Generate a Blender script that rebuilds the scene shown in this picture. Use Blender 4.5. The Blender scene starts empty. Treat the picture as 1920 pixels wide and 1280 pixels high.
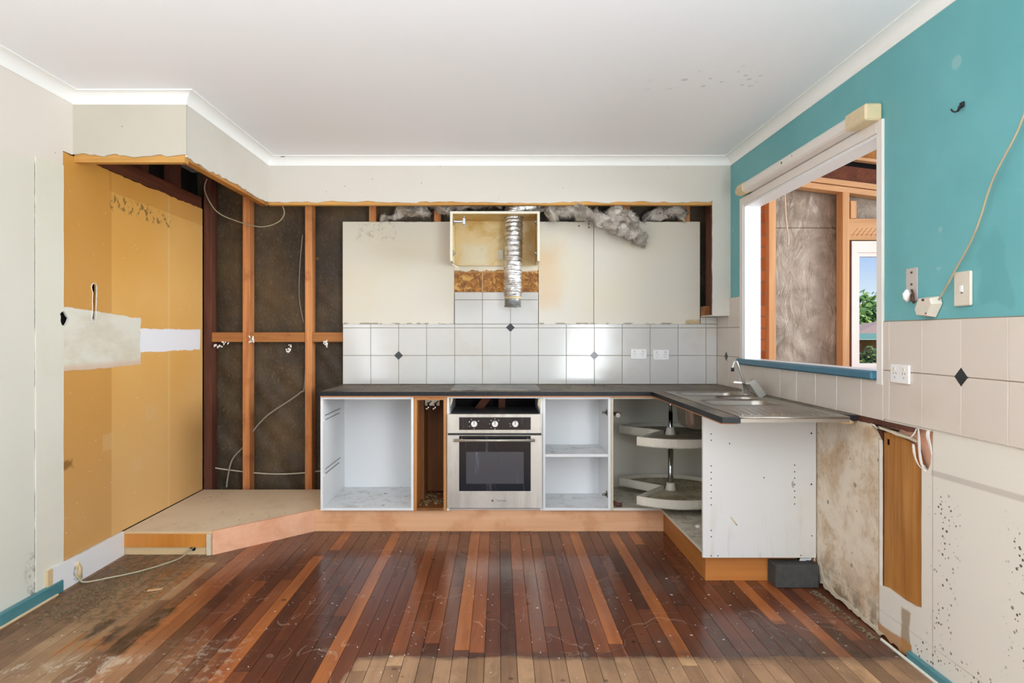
import bpy, bmesh, math, random
from mathutils import Vector, Matrix, noise as mnoise
from mathutils.geometry import tessellate_polygon
SC = bpy.context.scene
COL = SC.collection
PI = math.pi
# ---------------------------------------------------------------- camera, world, lights, exposure
# the place is measured in metres: X right, Y into the room, Z up; the lens stands at (0, 0, 1.23) looking along +Y
FPX, CX, CY, ZC = 1205.0, 935.0, 630.0, 1.23
cam_d = bpy.data.cameras.new('camera'); cam = bpy.data.objects.new('camera', cam_d); COL.objects.link(cam)
cam.location = (0, 0, ZC); cam.rotation_euler = (PI/2, 0, 0)
cam_d.sensor_width = 36; cam_d.sensor_fit = 'HORIZONTAL'; cam_d.lens = 36*FPX/1920
cam_d.shift_x = (960-CX)/1920; cam_d.shift_y = -(640-CY)/1920
cam_d.clip_start = 0.05; cam_d.clip_end = 500
SC.camera = cam
SC.view_settings.view_transform = 'Standard'; SC.view_settings.look = 'None'
SC.view_settings.exposure = 0.16; SC.view_settings.gamma = 1.0
SC.view_settings.use_curve_mapping = False
w = bpy.data.worlds.new('sky'); SC.world = w; w.use_nodes = True
wn = w.node_tree; wn.nodes.clear()
wo = wn.nodes.new('ShaderNodeOutputWorld'); wb = wn.nodes.new('ShaderNodeBackground')
# clear daytime sky: pale at the horizon, blue above
wt = wn.nodes.new('ShaderNodeTexCoord'); wsp = wn.nodes.new('ShaderNodeSeparateXYZ'); wr = wn.nodes.new('ShaderNodeValToRGB')
wn.links.new(wt.outputs['Generated'], wsp.inputs[0]); wn.links.new(wsp.outputs[2], wr.inputs[0])
for p_, c_ in ((0.0, (.62, .72, .78, 1)), (.045, (.66, .77, .84, 1)), (.13, (.30, .48, .82, 1)), (.5, (.16, .33, .72, 1))):
    e_ = wr.color_ramp.elements.new(p_) if p_ else wr.color_ramp.elements[0]
    e_.position = p_; e_.color = c_
wr.color_ramp.elements[-1].color = (.12, .28, .66, 1)
wn.links.new(wr.outputs[0], wb.inputs[0]); wn.links.new(wb.outputs[0], wo.inputs[0])
wb.inputs[1].default_value = 1.0
def area(name, loc, rot, sx, sy, power, color=(1, 1, 1), spread=180):
    l = bpy.data.lights.new(name, 'AREA'); l.shape = 'RECTANGLE'; l.size = sx; l.size_y = sy
    l.energy = power; l.color = color; l.spread = math.radians(spread)
    o = bpy.data.objects.new(name, l); COL.objects.link(o); o.location = loc; o.rotation_euler = rot
    return o
# daylight lamps at unseen openings added behind the camera and at each side
area('rear_daylight', (-0.1, -2.68, 1.3), (PI/2+.35, 0, 0), 2.9, 1.9, 12, (0.90, 0.95, 1.0))
area('ceiling_fill', (-0.1, -2.62, 0.35), (PI/2+.95, 0, 0), 2.9, 0.5, 105, (0.86, 0.93, 1.0), 90)  # added fill lamp, tilted up to brighten the ceiling
area('left_daylight', (-2.09, -0.75, 1.35), (PI/2+.3, 0, -PI/2), 1.9, 1.7, 60, (0.88, 0.94, 1.0))
area('right_daylight', (1.54, -1.0, 1.3), (PI/2+.3, 0, PI/2-.35), 1.7, 1.8, 158, (0.91, 0.96, 1.0))
# daylight of the open verandah side beyond the kitchen window
area('verandah_daylight', (4.9, 2.2, 1.75), (PI/2, 0, math.radians(76)), 2.4, 2.2, 52, (0.95, 0.975, 1.0), 75)
area('verandah_skylight', (4.6, 2.0, 1.9), (PI/2, 0, math.radians(55)), 2.0, 1.8, 30, (0.94, 0.97, 1.0))
sl = bpy.data.lights.new('sun', 'SUN'); sl.energy = 3.0; sl.angle = math.radians(1.0); sl.color = (1, .95, .86)
so = bpy.data.objects.new('sun', sl); COL.objects.link(so)
so.rotation_euler = Vector((-0.25, 1.0, -1.05)).to_track_quat('-Z', 'Y').to_euler()
SC.cycles.max_bounces = 10; SC.cycles.diffuse_bounces = 6; SC.cycles.caustics_reflective = False
SC.cycles.caustics_refractive = False; SC.cycles.sample_clamp_indirect = 6

def XX(px, D): return (px-CX)*D/FPX
def ZZ(py, D): return ZC+(CY-py)*D/FPX
# ---------------------------------------------------------------- materials
def lin(c):
    if isinstance(c, str):
        c = [int(c[i:i+2], 16)/255 for i in (0, 2, 4)]
    else: c = [v/255 for v in c]
    return tuple(((v/12.92) if v <= .04045 else ((v+.055)/1.055)**2.4) for v in c)+(1.0,)
class NT:
    def __init__(s, name):
        s.m = bpy.data.materials.new(name); s.m.use_nodes = True; s.t = s.m.node_tree; s.t.nodes.clear()
        s.out = s.t.nodes.new('ShaderNodeOutputMaterial'); s.b = s.t.nodes.new('ShaderNodeBsdfPrincipled')
        s.t.links.new(s.b.outputs[0], s.out.inputs[0])
        g = s.t.nodes.new('ShaderNodeNewGeometry'); s.geo = g; s.pos = g.outputs['Position']
        sp = s.t.nodes.new('ShaderNodeSeparateXYZ'); s.t.links.new(s.pos, sp.inputs[0])
        s.X, s.Y, s.Z = sp.outputs
    def n(s, k): return s.t.nodes.new(k)
    def put(s, inp, v):
        if isinstance(v, bpy.types.NodeSocket): s.t.links.new(v, inp)
        elif isinstance(v, str): inp.default_value = lin(v)
        elif isinstance(v, tuple) and inp.type == 'RGBA': inp.default_value = v if len(v) == 4 else v+(1,)
        else: inp.default_value = v
    def ma(s, op, a, b=0.0, c=None, clamp=False):
        d = s.n('ShaderNodeMath'); d.operation = op; d.use_clamp = clamp; s.put(d.inputs[0], a); s.put(d.inputs[1], b)
        if c is not None: s.put(d.inputs[2], c)
        return d.outputs[0]
    def mul(s, a, b): return s.ma('MULTIPLY', a, b)
    def add(s, a, b): return s.ma('ADD', a, b)
    def mx(s, a, b): return s.ma('MAXIMUM', a, b)
    def inv(s, a): return s.ma('SUBTRACT', 1.0, a)
    def mix(s, f, a, b):
        d = s.n('ShaderNodeMix'); d.data_type = 'RGBA'
        s.put(d.inputs[0], f); s.put(d.inputs[6], a); s.put(d.inputs[7], b); return d.outputs[2]
    def fmix(s, f, a, b):
        d = s.n('ShaderNodeMix'); d.data_type = 'FLOAT'
        s.put(d.inputs[0], f); s.put(d.inputs[2], a); s.put(d.inputs[3], b); return d.outputs[0]
    def st(s, x, lo, hi):
        d = s.n('ShaderNodeMapRange'); d.interpolation_type = 'SMOOTHSTEP'; d.clamp = True
        s.put(d.inputs[0], x); d.inputs[1].default_value = lo; d.inputs[2].default_value = hi; return d.outputs[0]
    def vec(s, sc=(1, 1, 1), rot=(0, 0, 0), loc=(0, 0, 0)):
        d = s.n('ShaderNodeMapping'); s.t.links.new(s.pos, d.inputs[0]); d.inputs[1].default_value = loc
        d.inputs[2].default_value = rot; d.inputs[3].default_value = sc; return d.outputs[0]
    def noise(s, scale, detail=3, rough=.55, dist=0, sc=(1, 1, 1), rot=(0, 0, 0), loc=(0, 0, 0)):
        d = s.n('ShaderNodeTexNoise'); s.t.links.new(s.vec(sc, rot, loc), d.inputs['Vector'])
        d.inputs['Scale'].default_value = scale; d.inputs['Detail'].default_value = detail
        d.inputs['Roughness'].default_value = rough; d.inputs['Distortion'].default_value = dist
        return d.outputs[0]
    def specks(s, scale, size, dens, sc=(1, 1, 1), loc=(0, 0, 0)):
        d = s.n('ShaderNodeTexVoronoi'); s.t.links.new(s.vec(sc, (0, 0, 0), loc), d.inputs['Vector']); d.inputs['Scale'].default_value = scale
        sp = s.n('ShaderNodeSeparateColor'); s.t.links.new(d.outputs['Color'], sp.inputs[0])
        rad = s.mul(sp.outputs[1], size)
        near = s.st(s.ma('SUBTRACT', rad, d.outputs['Distance']), 0, .06)
        return s.mul(near, s.ma('GREATER_THAN', sp.outputs[0], 1-dens))
    def ramp(s, f, stops):
        d = s.n('ShaderNodeValToRGB'); s.put(d.inputs[0], f); cr = d.color_ramp
        while len(cr.elements) < len(stops): cr.elements.new(.5)
        for e, (p, c) in zip(cr.elements, stops): e.position = p; e.color = lin(c) if isinstance(c, str) else c
        return d.outputs[0]
    def box(s, u, v, u0, u1, v0, v1, soft=.004, warp=.02, scale=14, loc=(0, 0, 0)):
        d = s.ma('MINIMUM', s.ma('MINIMUM', s.ma('SUBTRACT', u, u0), s.ma('SUBTRACT', u1, u)),
                 s.ma('MINIMUM', s.ma('SUBTRACT', v, v0), s.ma('SUBTRACT', v1, v)))
        if warp: d = s.add(d, s.mul(s.ma('SUBTRACT', s.noise(scale, 4, loc=loc), .5), warp*2))
        return s.st(d, -soft, soft)
    def line(s, u, u0, wd, warp=0.0, scale=10):
        d = s.ma('ABSOLUTE', s.ma('SUBTRACT', u, u0))
        if warp: d = s.add(d, s.mul(s.noise(scale, 3), warp))
        return s.inv(s.st(d, wd*.5, wd))
    def bump(s, h, st=.3, dist=.01):
        d = s.n('ShaderNodeBump'); d.inputs['Strength'].default_value = st; d.inputs['Distance'].default_value = dist
        s.put(d.inputs['Height'], h); s.t.links.new(d.outputs[0], s.b.inputs['Normal'])
    def fin(s, col, rough=.5, metal=0.0, spec=.5, **k):
        s.put(s.b.inputs['Base Color'], col); s.put(s.b.inputs['Roughness'], rough); s.put(s.b.inputs['Metallic'], metal)
        s.put(s.b.inputs['Specular IOR Level'], spec)
        for kk, v in k.items(): s.put(s.b.inputs[kk.replace('_', ' ')], v)
        return s.m
def plain(name, col, rough=.5, metal=0.0, var=.12, vs=20, **k):
    s = NT(name); c = lin(col)
    d = tuple(x*(1-var) for x in c[:3])+(1,)
    return s.fin(s.mix(s.noise(vs, 4), c, d), rough, metal, **k)
def wood(name, dark, light, axis='Z', rough=.6, sc=9, fine=60, spec=.3, stain=None):
    s = NT(name); st = {'X': (.08, 1, 1), 'Y': (1, .08, 1), 'Z': (1, 1, .08)}[axis]
    st2 = {'X': (.03, 1, 1), 'Y': (1, .03, 1), 'Z': (1, 1, .03)}[axis]
    g = s.noise(sc, 5, .6, 1.2, st); f = s.noise(fine, 3, .6, 0, st2)
    c = s.ramp(s.add(s.mul(g, .7), s.mul(f, .3)), [(.33, dark), (.66, light)])
    if stain: c = s.mix(s.mul(s.st(s.noise(5, 4), .5, .68), .6), c, stain)
    s.bump(f, .25, .002)
    return s.fin(c, rough, spec=spec)
def paint(name, col, dirt='8a7a5c', amt=.25, rough=.55, speck=0.0, speckcol='5a4a34', bs=.06):
    s = NT(name)
    c = s.mix(s.mul(s.st(s.noise(2.2, 5, .6), .42, .8), amt), col, dirt)
    c = s.mix(s.mul(s.noise(30, 4), .06), c, dirt)
    if speck: c = s.mix(s.mul(s.specks(48, .3, speck), .8), c, speckcol)
    s.bump(s.noise(60, 3), bs, .003)
    return s.fin(c, rough, spec=.4)
M = {}
M['ceiling'] = (lambda s: (s.bump(s.noise(90, 3), .05, .002), s.fin(
    s.mix(s.mul(s.box(s.X, s.Y, .75, 1.2, 2.9, 3.15, .06, .09, 6), s.mul(s.specks(26, .5, .5), .35)),
          s.mix(s.mul(s.st(s.noise(1.6, 4), .5, .8), .10), 'f3f5f9', 'dcdde0'), 'a49c90'), .6, spec=.3))[1])(NT('ceiling_paint'))
M['cornice'] = (lambda s: s.fin(s.mix(s.mul(s.specks(18, .5, .10), s.ma('GREATER_THAN', s.Z, 2.431)),
    s.mix(s.mul(s.noise(6, 4), .1), 'f2f3f1', 'cfcabd'), '5b4a33'), .45))(NT('cornice_paint'))
# left wall: white roller work above, older cream below, mould at a joint line
def mk():
    s = NT('left_wall_paint')
    z = s.add(s.Z, s.mul(s.ma('SUBTRACT', s.noise(3, 3), .5), .10))
    c = s.mix(s.st(z, 2.02, 2.07), s.mix(s.mul(s.noise(1.8, 5), .5), 'dddace', 'c9c5b7'), 'ddd6cd')
    low = s.inv(s.st(s.Z, .1, 1.6))
    c = s.mix(s.mul(low, .22), c, 'cdd6cc')
    jl = s.mul(s.line(s.Y, 2.937, .0045, .003, 30), s.st(s.noise(9, 4, sc=(1, 1, .5)), .44, .56))
    jl = s.mul(jl, s.inv(s.st(s.Z, 2.0, 2.04)))
    c = s.mix(s.mul(jl, .9), c, '3c3426')
    mo = s.mul(s.box(s.Y, s.Z, 2.90, 3.06, .02, .24, .05, .06, 12), s.st(s.noise(30, 5, .7), .45, .62))
    c = s.mix(s.mul(mo, .8), c, '4a3d24')
    c = s.mix(s.mul(s.specks(40, .3, .008), .7), c, '6a5a40')
    s.bump(s.noise(50, 3), .05, .003)
    return s.fin(c, .5)
M['left_wall'] = mk()
M['cream'] = paint('cream_plaster', 'd2cdc4', 'c1b7a2', .25, speck=.015)
M['cream_front'] = paint('shaded_cream_plaster', 'c2bcaf', 'b0a68e', .3, speck=.02)  # darker copy of the cream; the front face's shade is in its colour
M['cream_strip'] = paint('cream_cover_strip', 'dddbcd', 'c6c1ad', .3, speck=.02)
def mk():
    s = NT('teal_and_cream_wall_paint')
    teal = s.mix(s.st(s.noise(2.2, 4), .35, .7), '60a6ab', '6ab0b5')
    teal = s.mix(s.mul(s.specks(9, .35, .06), .5), teal, '9cc0c0')
    fr = s.box(s.Y, s.Z, 1.98, 2.1, 1.33, 1.55, .012, .06, 9)
    teal = s.mix(s.mul(fr, .35), teal, '4f8f92')
    cream = s.mix(s.mul(s.noise(2, 4), .4), 'e2ded3', 'd6d0c0')
    # mould blooms of the old sheet beside the bench
    zone = s.st(s.Y, 2.64, 2.66)
    m1 = s.st(s.noise(5.5, 6, .72, .6), .40, .66); m2 = s.st(s.noise(26, 6, .8), .46, .62)
    old = s.mix(s.mul(m1, .7), 'e2d5c0', 'b8925e')
    old = s.mix(s.mul(s.mul(m2, m1), .28), old, '7a5a30')
    sp = s.mx(s.specks(55, .5, .12), s.specks(30, .4, .06))
    old = s.mix(s.mul(sp, .6), old, '4e3c22')
    edge = s.mul(s.inv(s.st(s.Z, .0, .22)), s.st(s.noise(14, 5), .42, .6))
    old = s.mix(s.mul(edge, .75), old, '57431f')
    cream = s.mix(zone, cream, old)
    # grey sealant strip and panel joints
    strip = s.mul(s.line(s.ma('SUBTRACT', s.Z, s.mul(s.ma('SUBTRACT', 2.33, s.Y), .02)), .735, .014, .0), s.inv(s.st(s.Y, 2.33, 2.335)))
    cream = s.mix(s.mul(strip, .7), cream, 'b9b0a4')
    jn = s.mx(s.line(s.Y, 2.325, .004, .002), s.mx(s.line(s.Z, .105, .004, .004), s.line(s.Y, 2.655, .004)))
    cream = s.mix(s.mul(jn, .6), cream, '8f8268')
    clus = s.mx(s.box(s.Y, s.Z, 2.21, 2.31, .18, .66, .03, .09, 6), s.mx(s.box(s.Y, s.Z, 1.80, 1.98, .08, .66, .04, .06, 7), s.box(s.Y, s.Z, 1.8, 2.42, .02, .14, .02, .03, 8)))
    spk = s.mx(s.specks(95, .62, .32), s.mul(s.specks(60, .5, .25), s.st(s.noise(9, 4), .45, .55)))
    cream = s.mix(s.mul(s.mul(spk, clus), .92), cream, '33281c')
    st = s.box(s.Y, s.Z, 2.455, 2.50, .0, .17, .008, .03, 9)
    cream = s.mix(s.mul(st, .75), cream, '8e7450')
    st = s.box(s.Y, s.Z, 2.45, 2.66, .0, .05, .006, .02, 9)
    cream = s.mix(s.mul(st, .85), cream, 'b07a3c')
    c = s.mix(s.ma('GREATER_THAN', s.Z, 1.0), cream, teal)
    s.bump(s.noise(60, 3), .06, .003)
    return s.fin(c, .42)
M['right_wall'] = mk()
# ochre hardboard lining of the old pantry with plaster patches
def mk():
    s = NT('ochre_pantry_lining')
    c = s.ramp(s.add(s.mul(s.noise(1.6, 4, .5), .6), s.mul(s.Y, .08)), [(.35, 'd2973f'), (.75, 'e0b068')])
    zz = s.inv(s.st(s.Z, .3, 1.25)); c = s.mix(s.mul(zz, .5), c, 'd6b280')
    c = s.mix(s.mul(s.ma('LESS_THAN', s.Y, 3.52), .35), c, 'a96d1e')
    c = s.mix(s.mul(s.line(s.Y, 4.13, .02, .004), .45), c, 'e2c184')
    c = s.mix(s.mul(s.st(s.Y, 4.5, 4.6), .3), c, 'e0b368')
    c = s.mix(s.mul(s.box(s.Y, s.Z, 3.5, 4.9, 2.02, 2.2, .004, .01, 7), .3), c, 'a8660f')
    for (a, b, z0, z1) in ((3.44, 3.54, .61, .70), (3.86, 3.97, .72, .81), (3.72, 3.82, .44, .52)):
        c = s.mix(s.mul(s.box(s.Y, s.Z, a, b, z0, z1, .004, .012, 10), .35), c, 'dab684')
    gl = s.mul(s.box(s.Y, s.Z, 3.5, 4.15, 1.93, 2.01, .01, .05, 15), s.st(s.noise(26, 4), .52, .58))
    c = s.mix(s.mul(gl, .75), c, '6d5a35')
    st = s.box(s.Y, s.Z, 3.13, 3.2, .58, .62, .01, .02, 20)
    c = s.mix(s.mul(st, .7), c, '6f430e')
    w1 = s.mul(s.specks(60, .35, .02), .6); w2 = s.mul(s.specks(70, .35, .02), .7)
    c = s.mix(w1, c, 'e8d9b8'); c = s.mix(w2, c, '5a3a12')
    stt = s.mul(s.specks(14, .5, .12, (1, 1, .12)), s.inv(s.st(s.Z, .35, .6)))
    c = s.mix(s.mul(stt, .6), c, 'efe6cf')
    # dull plaster patch then a bright newer one
    wz = s.mul(s.ma('SUBTRACT', s.noise(9, 4), .5), .03)
    zt = s.add(s.Z, wz)
    slope = s.mul(s.ma('SUBTRACT', s.Y, 3.12), .058)
    top = s.st(s.ma('SUBTRACT', s.ma('SUBTRACT', 1.375, slope), zt), -.003, .003)
    bot = s.st(s.ma('SUBTRACT', zt, 1.060), -.003, .003)
    edge = s.st(s.ma('SUBTRACT', 3.83, s.add(s.Y, s.mul(s.noise(14, 4), .05))), -.003, .003)
    pm = s.mul(s.mul(top, bot), edge)
    pc = s.mix(s.st(s.noise(7, 4, .6, 0, (1, .4, 1)), .4, .65), 'dedccf', 'd2cbb8')
    lowe = s.inv(s.st(s.ma('SUBTRACT', zt, 1.060), .01, .045))
    pc = s.mix(s.mul(lowe, .75), pc, 'd2b49a')
    c = s.mix(pm, c, pc)
    nb = s.box(s.Y, s.Z, 3.80, 4.565, 1.135, 1.275, .004, .014, 10)
    c = s.mix(nb, c, 'e9ebf0')
    s.bump(s.add(s.mul(s.mx(pm, nb), 1.0), s.mul(s.noise(70, 3), .2)), .25, .004)
    return s.fin(c, .4, spec=.5)
M['ochre'] = mk()
# floor
def mk():
    s = NT('timber_floorboards')
    a = s.n('ShaderNodeAttribute'); a.attribute_name = 'tone'
    sp = s.n('ShaderNodeSeparateColor'); s.t.links.new(a.outputs['Color'], sp.inputs[0])
    tone, shift = sp.outputs[0], sp.outputs[1]
    grain = s.noise(26, 5, .62, .6, (1, .06, 1)); fine = s.noise(120, 3, .6, 0, (1, .05, 1))
    t = s.add(tone, s.mul(s.ma('SUBTRACT', grain, .5), .55))
    t = s.add(t, s.mul(s.ma('SUBTRACT', s.noise(2.2, 4, .6), .5), .26))
    sealed = s.ramp(t, [(0.0, '472a20'), (.25, '5e3526'), (.5, '71402a'), (.75, '8c5030'), (1.0, 'ae6838')])
    worn = s.ramp(t, [(0.0, '7a5a42'), (.35, 'a37e5f'), (.7, 'bd9570'), (1.0, 'cda274')])
    worn = s.mix(s.mul(s.st(s.noise(9, 6, .75, .3, (1, .5, 1)), .42, .68), .6), worn, '6f5743')
    worn = s.mix(s.mul(s.specks(26, .45, .05), .6), worn, '4a3628')
    grey = s.ramp(s.add(s.mul(t, .5), s.mul(s.noise(5, 5, .65, .4, (1, .5, 1)), .7)), [(.25, '56402e'), (.45, '7f6047'), (.65, '9a7a5a'), (.9, 'b89b7c')])
    nx = s.mul(s.ma('SUBTRACT', s.noise(5, 4, .6), .5), .22); ny = s.mul(s.ma('SUBTRACT', s.noise(4, 5, .7, loc=(3, 0, 0)), .5), .09)
    mw = s.mul(s.inv(s.st(s.add(s.Y, ny), 2.445, 2.475)), s.st(s.add(s.X, s.mul(nx, .5)), -.56, -.53))
    mw = s.mx(mw, s.inv(s.st(s.Y, 1.7, 2.0)))  # unseen near floor also set pale to cool its bounced light
    mg = s.mul(s.inv(s.st(s.add(s.X, nx), -1.62, -1.44)), s.inv(s.st(s.Y, 3.60, 3.66)))
    mg2 = s.mul(s.inv(s.st(s.add(s.X, nx), -1.30, -1.0)), s.mul(s.inv(s.st(s.Y, 2.3, 2.75)), .55))
    mg = s.mx(mg, mg2)
    c = s.mix(mw, sealed, worn); c = s.mix(mg, c, grey)
    # dark burn and spill marks, chalky scuffs, dirt near the pantry base
    og = s.mul(s.box(s.X, s.Y, -1.72, -1.53, 2.5, 3.4, .03, .12, 6), s.st(s.noise(9, 4, .6, .3, (1.4, .25, 1)), .48, .60))
    c = s.mix(s.mul(og, .7), c, 'a0622e')
    bl = s.mx(s.box(s.X, s.Y, -1.535, -1.455, 2.50, 2.92, .02, .06, 9), s.mx(s.box(s.X, s.Y, -1.70, -1.655, 2.60, 2.80, .02, .06, 9), s.box(s.X, s.Y, -1.62, -1.575, 2.56, 2.72, .02, .06, 9)))
    bl = s.mul(bl, s.st(s.noise(24, 4, .6, 0, (1, .4, 1)), .30, .5))
    c = s.mix(s.mul(bl, .8), c, '241d18')
    ch = s.mul(s.mx(s.box(s.X, s.Y, -1.62, -1.36, 2.26, 2.48, .04, .08, 8), s.box(s.X, s.Y, -2.0, -1.5, 2.33, 2.42, .02, .05, 8)), s.st(s.noise(16, 6, .8, .6, (1, .6, 1)), .50, .60))
    ch = s.mx(ch, s.mul(s.box(s.X, s.Y, -1.25, -1.0, 2.3, 2.6, .06, .1, 8), s.mul(s.st(s.noise(22, 5, .7), .5, .62), .6)))
    c = s.mix(s.mul(ch, .6), c, 'c8b9a4')
    dt = s.mul(s.box(s.X, s.Y, -2.2, -1.6, 2.75, 3.7, .06, .12, 5), s.st(s.noise(32, 5, .75), .45, .58))
    c = s.mix(s.mul(dt, .6), c, '4a3820')
    ed = s.mul(s.mul(s.st(s.add(s.Y, ny), 2.43, 2.455), s.inv(s.st(s.add(s.Y, ny), 2.47, 2.53))), s.st(s.X, -.6, -.5))
    c = s.mix(s.mul(s.mul(ed, .5), s.st(s.noise(8, 4), .35, .6)), c, '4a3a30')
    # scratches, dust and darker areas
    r1 = s.ma('ABSOLUTE', s.ma('SUBTRACT', s.noise(3.5, 2, .4, .5, (1, .45, 1)), .5))
    r2 = s.ma('ABSOLUTE', s.ma('SUBTRACT', s.noise(7, 2, .4, .6, (.5, 1, 1), loc=(5, 2, 0)), .5))
    scr = s.mul(s.mx(s.inv(s.st(r1, .0012, .004)), s.inv(s.st(r2, .001, .004))), s.st(s.noise(4.5, 4, .6), .5, .62))
    c = s.mix(s.mul(scr, .26), c, 'b59a86')
    haze = s.st(s.noise(5, 6, .75), .52, .75); c = s.mix(s.mul(haze, .10), c, 'a08c7c')
    c = s.mix(s.mul(s.specks(34, .28, .06), .75), c, 'c9bfb2')
    c = s.mix(s.mul(s.specks(22, .3, .05, loc=(2, 1, 0)), .6), c, '2a1b14')
    far = s.st(s.Y, 3.93, 4.04); c = s.mix(s.mul(far, .4), c, '33211a')  # boards get darker toward the long kickboard
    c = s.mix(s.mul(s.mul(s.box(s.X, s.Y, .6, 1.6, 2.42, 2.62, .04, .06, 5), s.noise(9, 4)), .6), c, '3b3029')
    ro = s.add(.13, s.add(s.mul(s.noise(9, 5, .7), .16), s.mul(scr, .3)))
    ro = s.fmix(s.mx(mw, mg), ro, .55)
    s.bump(s.add(s.mul(grain, .3), s.mul(s.noise(12, 3), .4)), .12, .003)
    return s.fin(c, ro, spec=.32)
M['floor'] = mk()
M['gap'] = plain('board_gap', '1c120c', .9)
# carpentry
M['stud'] = wood('hardwood_stud', 'a45f34', 'd8965e', 'Z', .65, stain='8f5434')
M['stud_x'] = wood('hardwood_noggin', '84502a', 'b27742', 'X', .65, stain='5f3a22')
M['stud_y'] = wood('hardwood_batten_lengthwise', '9c6428', 'c98f48', 'Y', .6, stain='6a3e1c')
M['dark_stud'] = wood('dark_aged_stud', '45261c', '6b4030', 'Z', .7)
M['dark_beam'] = wood('dark_aged_beam', '4a2618', '74412a', 'Y', .7)
M['batten'] = wood('pale_bulkhead_batten', 'b07a3c', 'd9a85e', 'X', .6)
M['veranda_wood_z'] = wood('fresh_pine_upright', 'b98a5c', 'd8ae80', 'Z', .6)
M['veranda_wood_x'] = wood('fresh_pine_plate', 'bd9062', 'dcb48a', 'X', .6)
M['kick'] = wood('veneer_kickboard', 'd2986c', 'e8b88e', 'X', .42, 5, 40, .5, 'c4875a')
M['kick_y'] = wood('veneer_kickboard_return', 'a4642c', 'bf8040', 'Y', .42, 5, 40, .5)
M['kick_l'] = wood('pinkish_veneer_kickboard', 'dc9f7c', 'edbb9a', 'X', .42, 5, 40, .5)
M['kick_o'] = wood('orange_laminate_strip', 'b8712a', 'd08c40', 'Z', .35, 6, 30, .5)
M['kick_e'] = wood('orange_end_kickboard', 'ac682c', 'c58040', 'X', .4, 5, 40, .5)
M['oak'] = wood('oak_veneer_edge', 'b0723a', 'cb9058', 'Z', .45)
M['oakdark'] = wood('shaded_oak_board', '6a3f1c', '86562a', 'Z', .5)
M['hardboard'] = wood('weathered_hardboard', '8a561f', 'bd8442', 'Z', .6, 14, 90)
def mk():
    s = NT('raw_chipboard')
    v = s.noise(220, 2, .6); c = s.mix(v, 'bfa277', 'd9c199')
    up = s.n('ShaderNodeSeparateXYZ'); s.t.links.new(s.geo.outputs['Normal'], up.inputs[0])
    top = s.st(up.outputs[2], .5, .9)
    d = s.mix(s.mul(s.st(s.noise(6, 5, .7), .45, .75), .5), 'e2d2ba', 'c6b294')
    c = s.mix(s.mul(top, .85), c, d)
    c = s.mix(s.mul(s.mul(s.specks(40, .35, .10), top), .6), c, '5e4a32')
    return s.fin(c, .7, spec=.2)
M['chip'] = mk()
def mk():
    s = NT('white_cabinet_board')
    up = s.n('ShaderNodeSeparateXYZ'); s.t.links.new(s.geo.outputs['Normal'], up.inputs[0])
    top = s.st(up.outputs[2], .5, .9)
    c = s.mix(s.mul(s.noise(4, 4), .12), 'e6e7e8', 'cfccc4')
    d = s.mul(top, s.st(s.noise(11, 6, .72), .48, .68))
    c = s.mix(s.mul(d, .45), c, '9c8e72')
    c = s.mix(s.mul(s.mul(top, s.specks(26, .4, .10)), .8), c, '5b4e36')
    sc = s.mul(s.specks(16, .4, .03, (1, 1, .25)), .5); c = s.mix(sc, c, '8b7a58')
    return s.fin(c, .38)
M['white_board'] = mk()
def mk():
    s = NT('grimy_white_board')
    up = s.n('ShaderNodeSeparateXYZ'); s.t.links.new(s.geo.outputs['Normal'], up.inputs[0])
    top = s.st(up.outputs[2], .5, .9)
    c = s.mix(s.mul(s.noise(4, 4), .25), 'd8d4c6', 'c0b9a2')
    d = s.mul(top, s.st(s.noise(12, 6, .75), .36, .62))
    c = s.mix(s.mul(d, .55), c, '8d7d5c')
    c = s.mix(s.mul(s.mul(top, s.specks(60, .5, .25)), .7), c, '3d3220')
    return s.fin(c, .45)
M['grimy_board'] = mk()
def mk():
    s = NT('white_end_panel')
    c = s.mix(s.mul(s.noise(3, 4), .15), 'd8d8d5', 'c6c3bb')
    low = s.inv(s.st(s.Z, .15, .5))
    str_ = s.mul(s.st(s.noise(22, 4, .6, 0, (1, 1, .12)), .52, .66), low)
    c = s.mix(s.mul(str_, .28), c, 'a8946a')
    r = s.mul(s.st(s.X, 1.3, 1.56), s.mul(s.inv(s.st(s.Z, .2, .7)), s.noise(8, 4)))
    c = s.mix(s.mul(r, .5), c, 'b9a37a')
    c = s.mix(s.mul(s.specks(22, .3, .04, (1, 1, .5)), .6), c, '7c6c4a')
    return s.fin(c, .35)
M['end_panel'] = mk()
M['edge_raw'] = plain('chipped_cream_edging', 'dccfb4', .6, var=.3, vs=50)
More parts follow.
